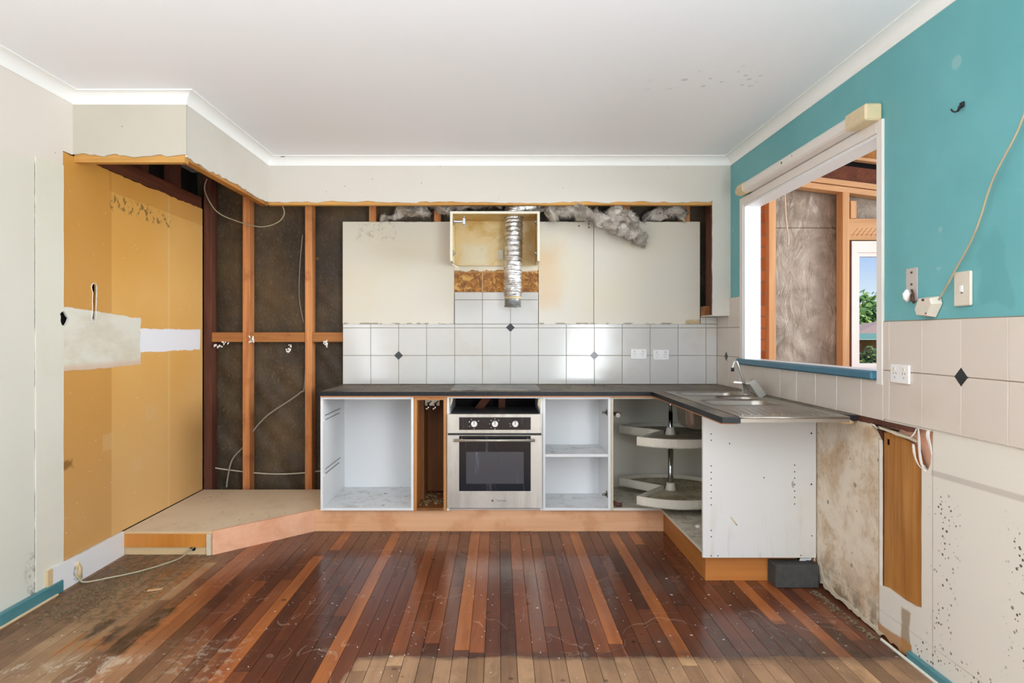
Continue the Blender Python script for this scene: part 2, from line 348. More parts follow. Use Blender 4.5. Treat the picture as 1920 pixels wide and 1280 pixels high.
# back wall sheets
def mk():
    s = NT('aged_wall_sheet')
    c = s.mix(s.mul(s.st(s.noise(1.7, 4, .5), .4, .7), .6), 'd6d0c3', 'd6cdb2')
    c = s.mix(s.mul(s.box(s.X, s.Z, .25, .42, 1.45, 1.85, .08, .1, 5), .45), c, 'd9a763')
    g = s.mul(s.box(s.X, s.Z, -1.0, -.75, 1.93, 2.05, .03, .05, 9), s.st(s.noise(22, 5, .7), .5, .6)); c = s.mix(s.mul(g, .35), c, '6a5a3c')
    b = s.mul(s.inv(s.st(s.Z, 1.318, 1.332)), s.st(s.noise(16, 4), .5, .58)); c = s.mix(s.mul(b, .8), c, '6a5836')
    br = s.box(s.X, s.Z, 1.34, 1.5, 1.28, 1.345, .01, .03, 10); c = s.mix(s.mul(br, .7), c, 'b08d4e')
    c = s.mix(s.mul(s.specks(30, .25, .03), .7), c, '7b6c4c')
    c = s.mix(s.mul(s.mul(s.box(s.X, s.Z, .3, 1.4, 2.0, 2.06, .01, .03, 9), s.specks(40, .5, .2)), .8), c, '4c3e28')
    return s.fin(c, .45)
M['sheet'] = mk()
def mk():
    s = NT('exposed_tile_adhesive')
    a = s.mix(s.st(s.noise(40, 5, .75), .4, .62), '7c4a12', 'b87c2c')
    a = s.mix(s.st(s.noise(16, 5, .7, .8), .56, .62), a, 'd2a254')
    gl = s.mx(s.line(s.X, -.116, .004), s.mx(s.line(s.X, .084, .004), s.line(s.Z, 1.692, .003)))
    a = s.mix(s.mul(gl, .6), a, 'c9b895')
    top = s.st(s.add(s.Z, s.mul(s.noise(14, 5, .7), .06)), 1.726, 1.73)
    return s.fin(s.mix(top, a, 'e3dac4'), .6)
M['adhesive'] = mk()
def tilemat(name, base, g2, rgh):
    s = NT(name)
    c = s.mix(s.mul(s.n_rand(), .35) if hasattr(s, 'n_rand') else .1, base, g2)
    rn = s.geo.outputs['Random Per Island']
    c = s.mix(s.mul(rn, .6), base, g2)
    c = s.mix(s.mul(s.st(s.noise(3, 5, .6), .5, .75), .25), c, 'b9a888')
    c = s.mix(s.mul(s.specks(20, .2, .02), .6), c, '7b6b4e')
    s.bump(s.noise(7, 2), .03, .01)
    return s.fin(c, rgh)
M['tile_back'] = tilemat('glazed_white_tile', 'cfcecb', 'c7c4be', .12)
M['tile_right'] = tilemat('glazed_beige_tile', 'd6cbc0', 'cec2b6', .16)
M['grout'] = plain('dirty_grout', '9b8a70', .9, var=.4, vs=9)
M['diamond'] = plain('black_diamond_tile', '1e2124', .2)
def mk():
    s = NT('speckled_black_laminate')
    up = s.n('ShaderNodeSeparateXYZ'); s.t.links.new(s.geo.outputs['Normal'], up.inputs[0])
    top = s.st(up.outputs[2], .5, .9)
    c = s.mix(s.specks(160, .5, .35), '0d0f12', '2e333b')
    d = s.mul(top, s.st(s.noise(5, 6, .7, .3, (1, 1.6, 1)), .30, .60))
    c = s.mix(s.mul(d, .8), c, '8f8578')
    c = s.mix(s.mul(s.mul(top, s.specks(42, .5, .22)), .7), c, '3a2f20')
    ro = s.fmix(d, .22, .5)
    return s.fin(c, s.add(ro, .2), spec=.3)
M['laminate'] = mk()
def mk():
    s = NT('dusty_black_hob_glass')
    c = s.mix(s.mul(s.st(s.noise(8, 6, .75), .35, .6), .75), '17181a', '8c8172')
    return s.fin(c, .35)
M['hob'] = mk()
def mk():
    s = NT('brushed_stainless')
    c = s.mix(s.st(s.noise(5, 5, .7, 0, (1, 1, .25)), .4, .7), 'c6c0b6', 'aaa397')
    c = s.mix(s.mul(s.st(s.noise(28, 4, .6, 0, (1, 1, .1)), .55, .7), .25), c, '8a8176')
    return s.fin(c, s.add(.36, s.mul(s.noise(60, 2, sc=(.05, 1, 1)), .15)), .75)
M['steel'] = mk()
M['sink_steel'] = plain('worn_sink_steel', 'b4aca0', .33, .85, .4, 12)
M['chrome'] = plain('chrome', 'c2c5c8', .14, 1.0, .1)
M['dull_chrome'] = plain('dull_tap_chrome', 'cfccc4', .3, .7, .25, 30)
def mk():
    s = NT('oven_glass')
    c = s.mix(s.mul(s.st(s.noise(16, 5, .7, .2, (1.5, 1, .12)), .56, .7), .35), '14171d', '767c8a')
    return s.fin(c, .12)
M['oven_glass'] = mk()
def mk():
    s = NT('oven_window_glass')
    c = s.mix(s.mul(s.st(s.noise(14, 5, .7, .2, (1.5, 1, .1)), .56, .68), .5), '47474c', '7f879a')
    c = s.mix(s.mul(s.noise(200, 1), .3), c, '2d2d30')
    return s.fin(c, .25)
M['oven_window'] = mk()
M['white_plastic'] = plain('white_plastic', 'eeeceb', .35, var=.05)
M['aged_plastic'] = plain('aged_cream_plastic', 'dfd6c6', .4, var=.15)
M['yellow_plastic'] = plain('yellowed_plastic', 'e3cfa6', .4, var=.25, vs=30)
M['tray'] = plain('cream_tray_plastic', 'd9d3c3', .4, var=.12)
M['tray_dirt'] = (lambda s: s.fin(s.mix(s.mul(s.specks(45, .5, .3), .8), s.mix(s.st(s.noise(8, 5, .7), .35, .65), 'b5ab93', '8d8064'), '3f3524'), .6))(NT('dirty_tray_floor'))
M['dark'] = plain('cavity_shade_board', '17120e', .9)  # near-black backing; shade of the voids is put into the colour
M['black'] = plain('black_plastic', '17181a', .4)
M['hole'] = plain('hole_shade_black', '0b0908', 1.0)  # black for holes and gaps; their shade is put into the colour
def mk():
    s = NT('dark_woven_building_wrap')
    c = s.mix(s.st(s.noise(2.2, 5, .6), .35, .7), '3b2f22', '5c4a30')
    f = s.noise(140, 3, .7, .5, (1, 1, .35), (0, .5, 0)); c = s.mix(s.mul(s.st(f, .55, .75), .55), c, '9a8a66')
    y = s.specks(6, .25, .12); c = s.mix(s.mul(s.mul(y, s.noise(40, 3)), .7), c, 'b98a3e')
    s.bump(s.noise(120, 3, .6, 0, (1, 1, .4)), .5, .004)
    return s.fin(c, .55, spec=.45)
M['wrap'] = mk()
def mk():
    s = NT('silvery_building_wrap')
    c = s.mix(s.st(s.noise(2.4, 5, .65, .6, (1, 1, 1.4), (0, .6, 0)), .35, .68), 'a4998a', '7c7062')
    c = s.mix(s.mul(s.st(s.noise(9, 5, .7, 1.0, (1, 1, .5), (0, .7, 0)), .58, .7), .55), c, 'c4bfb8')
    c = s.mix(s.mul(s.line(s.Z, 2.04, .006), .7), c, '4c3c2c')
    s.bump(s.noise(9, 5, .6, 1.4, (1, 1, .45), (0, .6, 0)), .7, .03)
    return s.fin(c, .5, .2)
M['foilwrap'] = mk()
def mk():
    s = NT('grey_glass_wool')
    c = s.mix(s.st(s.noise(9, 5, .7), .35, .68), 'd4ccc2', '8b8176')
    c = s.mix(s.mul(s.st(s.noise(26, 4, .7), .55, .7), .5), c, 'e2ddd4')
    s.bump(s.noise(80, 4, .7), .9, .01)
    return s.fin(c, .95, spec=.1)
M['wool'] = mk()
M['wool_fibre'] = plain('glass_wool_fibre', 'd0c9be', .9, var=.45, vs=40)
def mk():
    s = NT('crumpled_duct_foil')
    s.bump(s.noise(60, 4, .6, .6), .6, .006)
    return s.fin(s.mix(s.st(s.noise(20, 4), .4, .7), 'dddcdc', 'a9a49d'), .28, .85)
M['foil'] = mk()
M['galv'] = plain('grey_duct_collar', '8e8f8e', .4, .6, .2)
M['tape'] = plain('cream_tape', 'd2bd92', .6)
def mk():
    s = NT('stained_yellow_laminate')
    st = s.st(s.noise(3.5, 5, .6, .5), .42, .62)
    c = s.mix(st, 'dcc692', 'c9a250')
    hole = s.box(s.X, s.Z, -.25, -.08, 1.74, 1.87, .03, .05, 6)
    c = s.mix(s.mul(hole, .85), c, 'ddd5b8')
    c = s.mix(s.mul(s.st(s.noise(12, 5, .7), .6, .72), .5), c, 'a06a1c')
    return s.fin(c, .4)
M['hood_in'] = mk()
M['cream_lam'] = plain('cream_laminate', 'e2dbc8', .4)
M['cable'] = plain('white_cable_sheath', 'cfc8b6', .5, var=.3, vs=30)
M['cable_grey'] = plain('grey_cable_sheath', '9a948a', .5, var=.2)
M['cable_old'] = plain('old_beige_cable', 'b3a98c', .5, var=.35, vs=20)
M['teal_trim'] = plain('teal_gloss_trim', '35718a', .3, var=.25, vs=9)
M['teal_base'] = plain('chipped_teal_skirting', '4f8890', .35, var=.35, vs=14)
M['frame_white'] = plain('window_frame_white', 'e8e2dc', .4, var=.06)
M['reveal_white'] = plain('window_reveal_white', 'eef0f2', .4, var=.05)
def mk():
    s = NT('face_brick')
    b = s.n('ShaderNodeTexBrick')
    cm = s.n('ShaderNodeCombineXYZ'); s.put(cm.inputs[0], s.add(s.X, s.Y)); s.put(cm.inputs[1], s.Z)
    s.t.links.new(cm.outputs[0], b.inputs['Vector'])
    b.inputs['Color1'].default_value = lin('a8613a'); b.inputs['Color2'].default_value = lin('c98350'); b.inputs['Mortar'].default_value = lin('8a7a68')
    b.inputs['Scale'].default_value = 1; b.inputs['Brick Width'].default_value = .23; b.inputs['Row Height'].default_value = .086; b.inputs['Mortar Size'].default_value = .006
    return s.fin(b.outputs[0], .8)
M['brick'] = mk()
M['darkbrick'] = (lambda s: (s.bump(s.noise(90, 4), .6, .004), s.fin(s.mix(s.noise(40, 5, .7), '2c2c2a', '55534e'), .9))[1])(NT('charcoal_brick'))
def mk():
    s = NT('leaf_green'); r = s.geo.outputs['Random Per Island']
    return s.fin(s.ramp(r, [(0, '47702c'), (.5, '7ba04a'), (1, 'b8cc74')]), .55)
M['leaf'] = mk()
M['leaf_dark'] = (lambda s: s.fin(s.ramp(s.geo.outputs['Random Per Island'], [(0, '27401c'), (.6, '5a7436'), (1, 'b0a850')]), .6))(NT('shrub_leaf'))
M['bark'] = plain('bark', '5a4634', .9)
M['roof_tile'] = plain('terracotta_roof', 'c9a592', .8, var=.3)
M['fascia'] = plain('pale_teal_fascia', '7fb0a8', .5)
M['ground'] = plain('grass_ground', '5d7440', .9, var=.4)
M['deck'] = plain('verandah_deck', 'c9bba5', .7)
s = NT('clear_glass'); M['glass'] = s.fin('ffffff', .0, Transmission_Weight=1.0, IOR=1.02)
M['ink'] = plain('grey_print', '4c4a48', .5)
M['white_print'] = plain('white_print', 'd8dadc', .5)
M['rust'] = plain('rusty_metal', '6b4436', .7, .3, .5, 60)
M['hinge'] = plain('tarnished_hinge_steel', '8b857a', .35, .85, .4, 60)
M['pink'] = plain('pinkish_cladding_board', 'e8b79a', .6, var=.1)
M['paper'] = plain('torn_white_lining', 'f6f4f0', .6, var=.03)
M['crumb'] = plain('debris_crumb', '8c7a5c', .9, var=.6, vs=200)
M['pipe'] = plain('pale_valve_metal', 'cfc3ae', .35, .5, .3, 60)

# ---------------------------------------------------------------- mesh helpers
def BM(): return bmesh.new()
def abox(bm, x0, x1, y0, y1, z0, z1, bev=0.0, mi=0, mat=None):
    vs = [Vector((x, y, z)) for x in (x0, x1) for y in (y0, y1) for z in (z0, z1)]
    if mat is not None: vs = [mat @ v for v in vs]
    v = [bm.verts.new(p) for p in vs]
    fs = [bm.faces.new([v[i] for i in f]) for f in ((0, 1, 3, 2), (4, 6, 7, 5), (0, 4, 5, 1), (2, 3, 7, 6), (0, 2, 6, 4), (1, 5, 7, 3))]
    for f in fs: f.material_index = mi
    if bev > 0:
        es = list({e for f in fs for e in f.edges})
        r = bmesh.ops.bevel(bm, geom=es, offset=bev, segments=1, affect='EDGES', profile=.5)
        for f in r['faces']: f.material_index = mi
def frame_at(d):
    d = d.normalized(); a = Vector((0, 0, 1)) if abs(d.z) < .9 else Vector((1, 0, 0))
    u = d.cross(a).normalized(); return u, d.cross(u).normalized()
def tube(bm, pts, r, seg=8, mi=0, cap=True, sx=1.0, sy=1.0):
    pts = [Vector(p) for p in pts]; n = len(pts); rs = r if isinstance(r, (list, tuple)) else [r]*n
    rings = []; u = None
    for i, p in enumerate(pts):
        d = (pts[min(i+1, n-1)]-pts[max(i-1, 0)])
        if d.length < 1e-9: d = Vector((0, 0, 1))
        d.normalize()
        if u is None: u, v = frame_at(d)
        else:
            u = (u-d*u.dot(d)); u = u.normalized() if u.length > 1e-6 else frame_at(d)[0]; v = d.cross(u)
        rings.append([bm.verts.new(p+(u*math.cos(2*PI*k/seg)*sx+v*math.sin(2*PI*k/seg)*sy)*rs[i]) for k in range(seg)])
    for a, b in zip(rings, rings[1:]):
        for k in range(seg):
            f = bm.faces.new((a[k], a[(k+1) % seg], b[(k+1) % seg], b[k])); f.material_index = mi; f.smooth = True
    if cap:
        for rg in (rings[0], rings[-1]):
            try: f = bm.faces.new(rg); f.material_index = mi
            except ValueError: pass
    return rings
def cyl(bm, p0, p1, r, seg=20, mi=0, r1=None): return tube(bm, [p0, p1], [r, r if r1 is None else r1], seg, mi)
def spline(pts, n=8):
    P = [Vector(p) for p in pts]; out = []
    for i in range(len(P)-1):
        a, b, c, d = P[max(i-1, 0)], P[i], P[i+1], P[min(i+2, len(P)-1)]
        for k in range(n):
            t = k/n
            out.append(.5*((2*b)+(c-a)*t+(2*a-5*b+4*c-d)*t*t+(3*b-a-3*c+d)*t**3))
    out.append(P[-1]); return out
PL = {'XZ': lambda u, v, w_: Vector((u, w_, v)), 'YZ': lambda u, v, w_: Vector((w_, u, v)), 'XY': lambda u, v, w_: Vector((u, v, w_))}
def plate(bm, loops, plane, w0, w1, mi=0):
    """flat sheet with holes: loops = [outer, hole, ...] in the plane's own two axes, from w0 to w1 in the third"""
    F = PL[plane]
    tri = tessellate_polygon([[Vector((u, v, 0)) for u, v in lp] for lp in loops])
    flat = [p for lp in loops for p in lp]
    A = [bm.verts.new(F(u, v, w0)) for u, v in flat]; B = [bm.verts.new(F(u, v, w1)) for u, v in flat]
    for t in tri:
        for S in (A, B):
            try: f = bm.faces.new([S[i] for i in t]); f.material_index = mi
            except ValueError: pass
    o = 0
    for lp in loops:
        n = len(lp)
        for i in range(n):
            j = (i+1) % n
            try: f = bm.faces.new((A[o+i], A[o+j], B[o+j], B[o+i])); f.material_index = mi
            except ValueError: pass
        o += n
def jag(p0, p1, n, amp, seed=0):
    """ragged run of points from p0 up to, not including, p1"""
    R = random.Random(seed); d = Vector(p1)-Vector(p0); nn = Vector((-d.y, d.x)).normalized(); out = [tuple(p0)]; q = 0
    for i in range(1, n):
        q = q*.55+R.uniform(-amp, amp)*.8
        p = Vector(p0)+d*((i+R.uniform(-.3, .3))/n)+nn*q; out.append((p.x, p.y))
    return out
def rect(u0, u1, v0, v1): return [(u0, v0), (u1, v0), (u1, v1), (u0, v1)]
def rrect(u0, u1, v0, v1, r, n=6):
    out = []
    for cx, cy, a0 in ((u1-r, v1-r, 0), (u0+r, v1-r, 90), (u0+r, v0+r, 180), (u1-r, v0+r, 270)):
        for k in range(n+1):
            a = math.radians(a0+90*k/n); out.append((cx+r*math.cos(a), cy+r*math.sin(a)))
    return out
def obj(name, bm, mats, parent=None, label=None, cat=None, group=None, kind=None, smooth=False, normals=True):
    if normals: bmesh.ops.recalc_face_normals(bm, faces=bm.faces)
    if smooth:
        for f in bm.faces: f.smooth = True
    vs = [v.co for v in bm.verts]
    lo = Vector((min(v.x for v in vs), min(v.y for v in vs), min(v.z for v in vs))); hi = Vector((max(v.x for v in vs), max(v.y for v in vs), max(v.z for v in vs)))
    c = Vector(((lo.x+hi.x)/2, (lo.y+hi.y)/2, lo.z))
    bmesh.ops.translate(bm, verts=bm.verts, vec=-c)
    me = bpy.data.meshes.new(name); bm.to_mesh(me); bm.free()
    for m in (mats if isinstance(mats, (list, tuple)) else [mats]): me.materials.append(M[m] if isinstance(m, str) else m)
    o = bpy.data.objects.new(name, me); COL.objects.link(o); o.location = c
    if parent is not None:
        o.parent = parent; w_ = Vector((0, 0, 0)); p = parent
        while p is not None: w_ += p.location; p = p.parent
        o.location = c-w_
    if label: o['label'] = label
    if cat: o['category'] = cat
    if group: o['group'] = group
    if kind: o['kind'] = kind
    return o
def thing(name, label, cat, loc=(0, 0, 0), group=None):
    o = bpy.data.objects.new(name, None); COL.objects.link(o); o.location = loc; o.empty_display_size = .05
    o['label'] = label; o['category'] = cat
    if group: o['group'] = group
    return o
def struct(name, bm, mats, parent=None, label=None, cat=None, **k):
    return obj(name, bm, mats, parent, label=label, cat=cat, kind=None if parent else 'structure', **k)
def B(name, dims, mats, parent=None, bev=0.0, **k):
    bm = BM(); abox(bm, *dims, bev=bev); return obj(name, bm, mats, parent, **k)

# ================================================================ THE SETTING
XL, XR, YB, ZCEIL, YR = -2.12, 1.57, 4.61, 2.44, -2.7
# floor: every board modelled, with dark gaps between
bm = BM(); P0, PW = -.0537, .0615; R = random.Random(5)
lay = bm.loops.layers.float_color.new('tone')
SPEC = {}   # boards whose colour the eye picks out: (x in board) -> [(y0, y1, tone)]
for x, y0, y1, t in ((-.145, 2.52, 4.1, .92), (-.08, 2.50, 4.1, .78), (.10, 3.38, 4.1, .72), (.41, 2.5, 4.1, .62), (.47, 2.57, 4.1, .88), (.715, 2.4, 4.1, .86),
                     (.84, 3.8, 4.1, .85), (1.2, 2.78, 4.1, .88), (1.33, 2.2, 4.1, .84), (-.39, 2.4, 4.1, .66), (-.63, 2.2, 4.1, .86), (-.945, 3.7, 4.1, .8),
                     (-1.0, 2.1, 3.6, .84), (-1.43, 2.1, 4.1, .78), (-1.37, 2.1, 4.1, .72), (-1.56, 3.0, 3.5, .8), (.28, 2.9, 3.6, .5), (.17, 2.5, 3.3, .45), (1.45, 2.6, 3.2, .6)):
    SPEC.setdefault(math.floor((x-P0)/PW), []).append((y0, y1, t))
k0, k1 = math.floor((XL-P0)/PW), math.ceil((1.72-P0)/PW)
for k in range(k0, k1):
    x0, x1 = P0+k*PW, P0+(k+1)*PW
    cuts = [YR]; y = YR+R.uniform(.3, 2)
    while y < YB: cuts.append(y); y += R.uniform(.9, 2.6)
    cuts.append(4.7)
    segs = [[a, b, (R.uniform(.05, .40) if R.random() < .86 else R.uniform(.42, .6))] for a, b in zip(cuts, cuts[1:])]
    for (y0, y1, t) in SPEC.get(k, []):
        ns = []
        for a, b, tt in segs:
            if b <= y0 or a >= y1: ns.append([a, b, tt]); continue
            if a < y0: ns.append([a, y0, tt])
            if b > y1: ns.append([y1, b, tt])
        ns.append([y0, y1, t]); segs = ns
    for a, b, t in segs:
        n0 = len(bm.faces); dz = R.uniform(-.0004, .0004)
        abox(bm, x0+.0010, x1-.0010, a+.0008, b-.0008, -.02, dz)
        bm.faces.ensure_lookup_table()
        for f in bm.faces[n0:]:
            for l in f.loops: l[lay] = (t, R.random(), 0, 1)
n0 = len(bm.faces)
abox(bm, XL-.2, 1.72, YR, 4.75, -.06, -.004, mi=1)
struct('floor', bm, ['floor', 'gap'])
# ceiling
bm = BM(); plate(bm, [rect(XL-.15, XR+.1, YR, 4.8)], 'XY', ZCEIL, ZCEIL+.012); struct('ceiling', bm, 'ceiling')
# rear wall with an unseen opening behind the camera, added for the rear lamps
bm = BM(); plate(bm, [rect(XL-.15, XR+.1, 0, ZCEIL), rect(-1.6, 1.4, .2, 2.3)], 'XZ', YR-.02, YR); struct('wall_rear', bm, 'cream')
# left wall (painted part), with an unseen side opening added for its lamp
NOTCH = [(3.127, 1.278), (3.112, 1.286), (3.104, 1.302), (3.106, 1.325), (3.100, 1.338), (3.114, 1.348), (3.127, 1.352)]
bm = BM()
out = [(YR, 0), (3.03, 0), (3.03, .14)]+[(3.127, .14)]+jag((3.127, .14), (3.127, 1.27), 14, .0016, 3)[1:]+NOTCH+jag((3.127, 1.36), (3.127, 2.132), 12, .0016, 4)[1:]+[(3.127, 2.132), (3.2, 2.132), (3.2, ZCEIL), (YR, ZCEIL)]
plate(bm, [out, rect(-1.75, .25, .45, 2.25)], 'YZ', XL-.012, XL)
struct('wall_left', bm, 'left_wall')
# back wall: dark sheet behind the wrap, closes the frame cavity
bm = BM(); plate(bm, [rect(XL-.2, XR+.1, 0, ZCEIL)], 'XZ', 4.755, 4.77); struct('wall_back', bm, 'dark')
bm = BM(); plate(bm, [rect(3.0, 4.77, 0, ZCEIL)], 'YZ', XL-.16, XL-.15); struct('wall_left', bm, 'dark')
# right wall: inner lining with window opening, missing strip and torn hole
hole = jag((2.646, .205), (2.646, .845), 14, .0015, 1)+[(2.70, .852), (2.72, .862), (2.745, .866), (2.745, .883)]+[(2.5, .884), (2.33, .885)] \
    + jag((2.322, .885), (2.333, .79), 6, .003, 2)+[(2.337, .765), (2.35, .742), (2.362, .735), (2.375, .742), (2.386, .752)]+jag((2.386, .745), (2.386, .225), 12, .001, 4)+[(2.386, .222), (2.43, .21), (2.5, .207), (2.6, .212)]
bm = BM()
bot = [(YR, 0)]+[(2.44, 0.0)]+jag((2.45, .004), (3.16, .03), 34, .012, 9)+[(3.17, .16), (3.22, .15), (3.24, .0), (4.75, 0)]
plate(bm, [bot+[(4.75, ZCEIL), (YR, ZCEIL)], rect(2.65, 4.11, 1.065, 2.07), hole, rect(-1.9, -.1, .35, 2.25)], 'YZ', XR, XR+.012)
struct('wall_right', bm, 'right_wall')
bm = BM()   # outer weather skin of the same wall, seen through the torn hole
plate(bm, [rect(YR, 4.70, 0, 3.0), rect(2.65, 4.11, 1.065, 2.07), rect(2.462, 2.485, .74, .9), rect(2.80, 2.825, .855, .885), rect(3.36, 3.44, .03, .17), rect(-1.9, -.1, .35, 2.25)], 'YZ', XR+.086, XR+.098)
struct('wall_right', bm, 'pink')
bm = BM(); abox(bm, XR+.013, XR+.085, 2.2, 2.24, 0, 1.05); abox(bm, XR+.013, XR+.085, 2.65, 2.695, 0, .84); struct('wall_right', bm, 'dark_stud')
# bulkhead faces with ragged lower edges
bm = BM()
o = [(XL, 2.136)]+jag((XL, 2.136), (-1.556, 2.124), 26, .009, 11)[1:]+[(-1.556, 2.135), (-1.556, ZCEIL), (XL, ZCEIL)]
plate(bm, [o], 'XZ', 3.2, 3.21, 0)
struct('wall_bulkhead_front', bm, 'cream_front')
bm = BM()
o = jag((3.21, 2.124), (4.349, 2.136), 46, .009, 12)+[(4.349, 2.146), (4.349, ZCEIL), (3.21, ZCEIL)]
plate(bm, [o], 'YZ', -1.566, -1.556); struct('wall_bulkhead_side', bm, 'cream')
bm = BM()
o = jag((-1.566, 2.139), (1.447, 2.139), 90, .0075, 13)+[(1.447, 2.146)]+jag((1.447, 2.146), (1.447, 1.367), 24, .002, 14)[1:]+[(1.447, 1.367), (1.57, 1.367), (1.57, ZCEIL), (-1.566, ZCEIL)]
plate(bm, [o], 'XZ', 4.349, 4.359)
abox(bm, 1.447, 1.57, 4.359, 4.60, 1.367, 1.375)
struct('wall_bulkhead_back', bm, 'cream')
# cove cornice following the ceiling line
bm = BM()
path = [(XL, YR), (XL, 3.2), (-1.556, 3.2), (-1.556, 4.349), (XR, 4.349), (XR, YR)]
prof = [(0, -.058), (.004, -.058)]+[(.05-.046*math.cos(a), -.004-.05*math.cos(a)+.0) for a in []]
for k in range(9):
    a = PI/2*k/8; prof.append((.006+.046*(1-math.cos(a)), -.052+.046*math.sin(a)))
prof += [(.056, -.006), (.056, -.0005), (0, -.0005)]
rings = []
for i, p in enumerate(path):
    p = Vector(p); d0 = (p-Vector(path[i-1])).normalized() if i else None; d1 = (Vector(path[i+1])-p).normalized() if i < len(path)-1 else None
    d0 = d0 or d1; d1 = d1 or d0
    n0 = Vector((d0.y, -d0.x)); n1 = Vector((d1.y, -d1.x)); m = (n0+n1); m = m/(m.dot(n0)) if m.length > 1e-6 else n0
    rings.append([bm.verts.new((p.x+m.x*a, p.y+m.y*a, ZCEIL+b)) for a, b in prof])
for a, b in zip(rings, rings[1:]):
    for k in range(len(prof)-1):
        f = bm.faces.new((a[k], a[k+1], b[k+1], b[k]))
struct('trim_1', bm, 'cornice')
# window in the right wall
wx = XR-.012
bm = BM()
for (a, b, c, d) in ((4.11, 4.158, 1.055, 2.115), (2.612, 2.652, 1.03, 2.115)): abox(bm, wx, XR, a, b, c, d, .002)
abox(bm, wx, XR, 2.652, 4.11, 2.068, 2.115, .002)
wf = struct('window_1', bm, 'frame_white')
bm = BM(); abox(bm, XR-.001, XR+.100, 4.096, 4.11, 1.085, 2.07); abox(bm, XR-.001, XR+.100, 2.65, 2.662, 1.085, 2.07); abox(bm, XR-.001, XR+.100, 2.662, 4.096, 2.055, 2.07)
abox(bm, XR+.004, XR+.103, 2.662, 4.096, 1.07, 1.0852)
struct('window_reveal', bm, 'reveal_white', wf, 'white painted reveal lining')
bm = BM(); abox(bm, XR-.034, XR+.004, 2.652, 4.165, 1.05, 1.086, .006); struct('window_sill', bm, 'teal_trim', wf, 'teal blue sill nosing')

# ================================================================ LEFT: PANTRY RECESS
bm = BM()
slot = [(3.314+.012*math.cos(a)+0, 1.595+.02*math.sin(a)) for a in [PI*k/6 for k in range(0, 7)]]
slot = [(3.332, 1.60), (3.328, 1.612), (3.318, 1.618), (3.308, 1.61), (3.303, 1.59), (3.307, 1.572), (3.312, 1.56), (3.310, 1.50), (3.311, 1.44), (3.306, 1.40), (3.312, 1.385),
        (3.322, 1.38), (3.326, 1.40), (3.328, 1.45), (3.330, 1.52), (3.332, 1.565)]
slot = [(3.366+(y-3.318)*1.5, 1.305+(z-1.38)*.853) for y, z in slot]
RHN = [(3.127, 1.352), (3.140, 1.350), (3.156, 1.330), (3.170, 1.318), (3.158, 1.296), (3.142, 1.280), (3.127, 1.278)]
top = jag((4.60, 2.138), (3.127, 2.128), 46, .005, 21)
plate(bm, [[(3.127, .135), (4.60, .135)]+top+[(3.127, 2.128)]+RHN, slot], 'YZ', XL-.010, XL)
lining = obj('wall_lining_sheet', bm, 'ochre', label='ochre yellow hardboard lining sheet of the pantry recess with white plaster patches', cat='wall panel')
bm = BM(); plate(bm, [[(y+.002, z) for y, z in slot], ], 'YZ', XL-.030, XL-.028); obj('slot_backing', bm, 'hole', lining, 'black plate painted as the shaded hollow behind the slot')
bm = BM(); tube(bm, [(XL-.012, 3.362, 1.31), (XL-.010, 3.366, 1.40), (XL-.012, 3.364, 1.47)], [.006, .008, .004], 6); obj('rusty_strap', bm, 'rust', lining, 'rusty strap inside the slot')
bm = BM(); abox(bm, XL-.04, XL-.035, 3.07, 3.25, 1.22, 1.42); obj('hole_backing', bm, 'hole', lining, 'black plate painted as the shaded hollow behind the hole')
bm = BM()
for a, b in zip(slot, slot[1:]+slot[:1]): tube(bm, [(XL+.001, a[0], a[1]), (XL+.001, b[0], b[1])], .0022, 5)
obj('chipped_rim', bm, 'paper', lining, 'chipped white rim of the slot')
bm = BM(); plate(bm, [[(2.94, .0), (3.127, .0)]+jag((3.127, .0), (3.127, 1.27), 24, .0016, 23)[1:]+NOTCH+jag((3.127, 1.36), (3.127, 2.06), 14, .0016, 24)[1:]+[(3.127, 2.06), (2.94, 2.05)]], 'YZ', XL, XL+.004)
obj('wall_cover_strip', bm, 'cream_strip', label='tall narrow cream cover strip on the left wall beside the ochre lining', cat='wall trim')
B('wall_beam', (XL-.10, XL-.012, 3.2, 4.61, 2.14, 2.222), 'dark_beam', label='dark old timber beam running above the ochre lining sheet', cat='beam')
for i, (y0, lb) in enumerate(((3.45, 'dark upright timber above the old beam, nearest the room'), (3.9, 'dark upright timber above the old beam, middle one'), (4.3, 'dark upright timber above the old beam, nearest the back'))):
    B('roof_void_stud', (XL-.12, XL-.03, y0, y0+.05, 2.223, ZCEIL-.005), 'dark_stud', label=lb, cat='stud')
# studs and noggins of the stripped back wall
ys = YB+.008
B('wall_stud', (XL-.0, XL+.056, ys, ys+.09, .0, ZCEIL-.003), 'dark_stud', label='dark purplish corner stud where the ochre lining meets the stripped wall', cat='stud', bev=.002)
for x0, lb, m in ((-1.84, 'weathered orange stud, first one right of the dark corner stud', 'stud'), (-1.392, 'weathered orange stud just left of the bench end', 'stud'),
               (-.932, 'short visible stud end above the cream sheet left of the grey insulation', 'stud'), (-.465, 'stud end above the cream sheet just left of the range hood box', 'stud'),
               (.895, 'stud end showing behind the hanging insulation', 'stud'), (1.325, 'stud end showing above the right end of the cream sheets', 'stud')):
    B('wall_stud', (x0, x0+.05, ys, ys+.09, .0, ZCEIL-.003), m, label=lb, cat='stud', bev=.002)
B('wall_stud', (1.478, 1.52, 4.50, 4.59, 1.376, 2.42), 'dark_stud', label='dark stud in the narrow gap at the right end of the cream sheets', cat='stud')
B('wall_block', (1.443, 1.478, 4.50, 4.59, 1.376, 1.44), 'stud_x', label='small orange timber block at the foot of the right wall gap', cat='timber block')
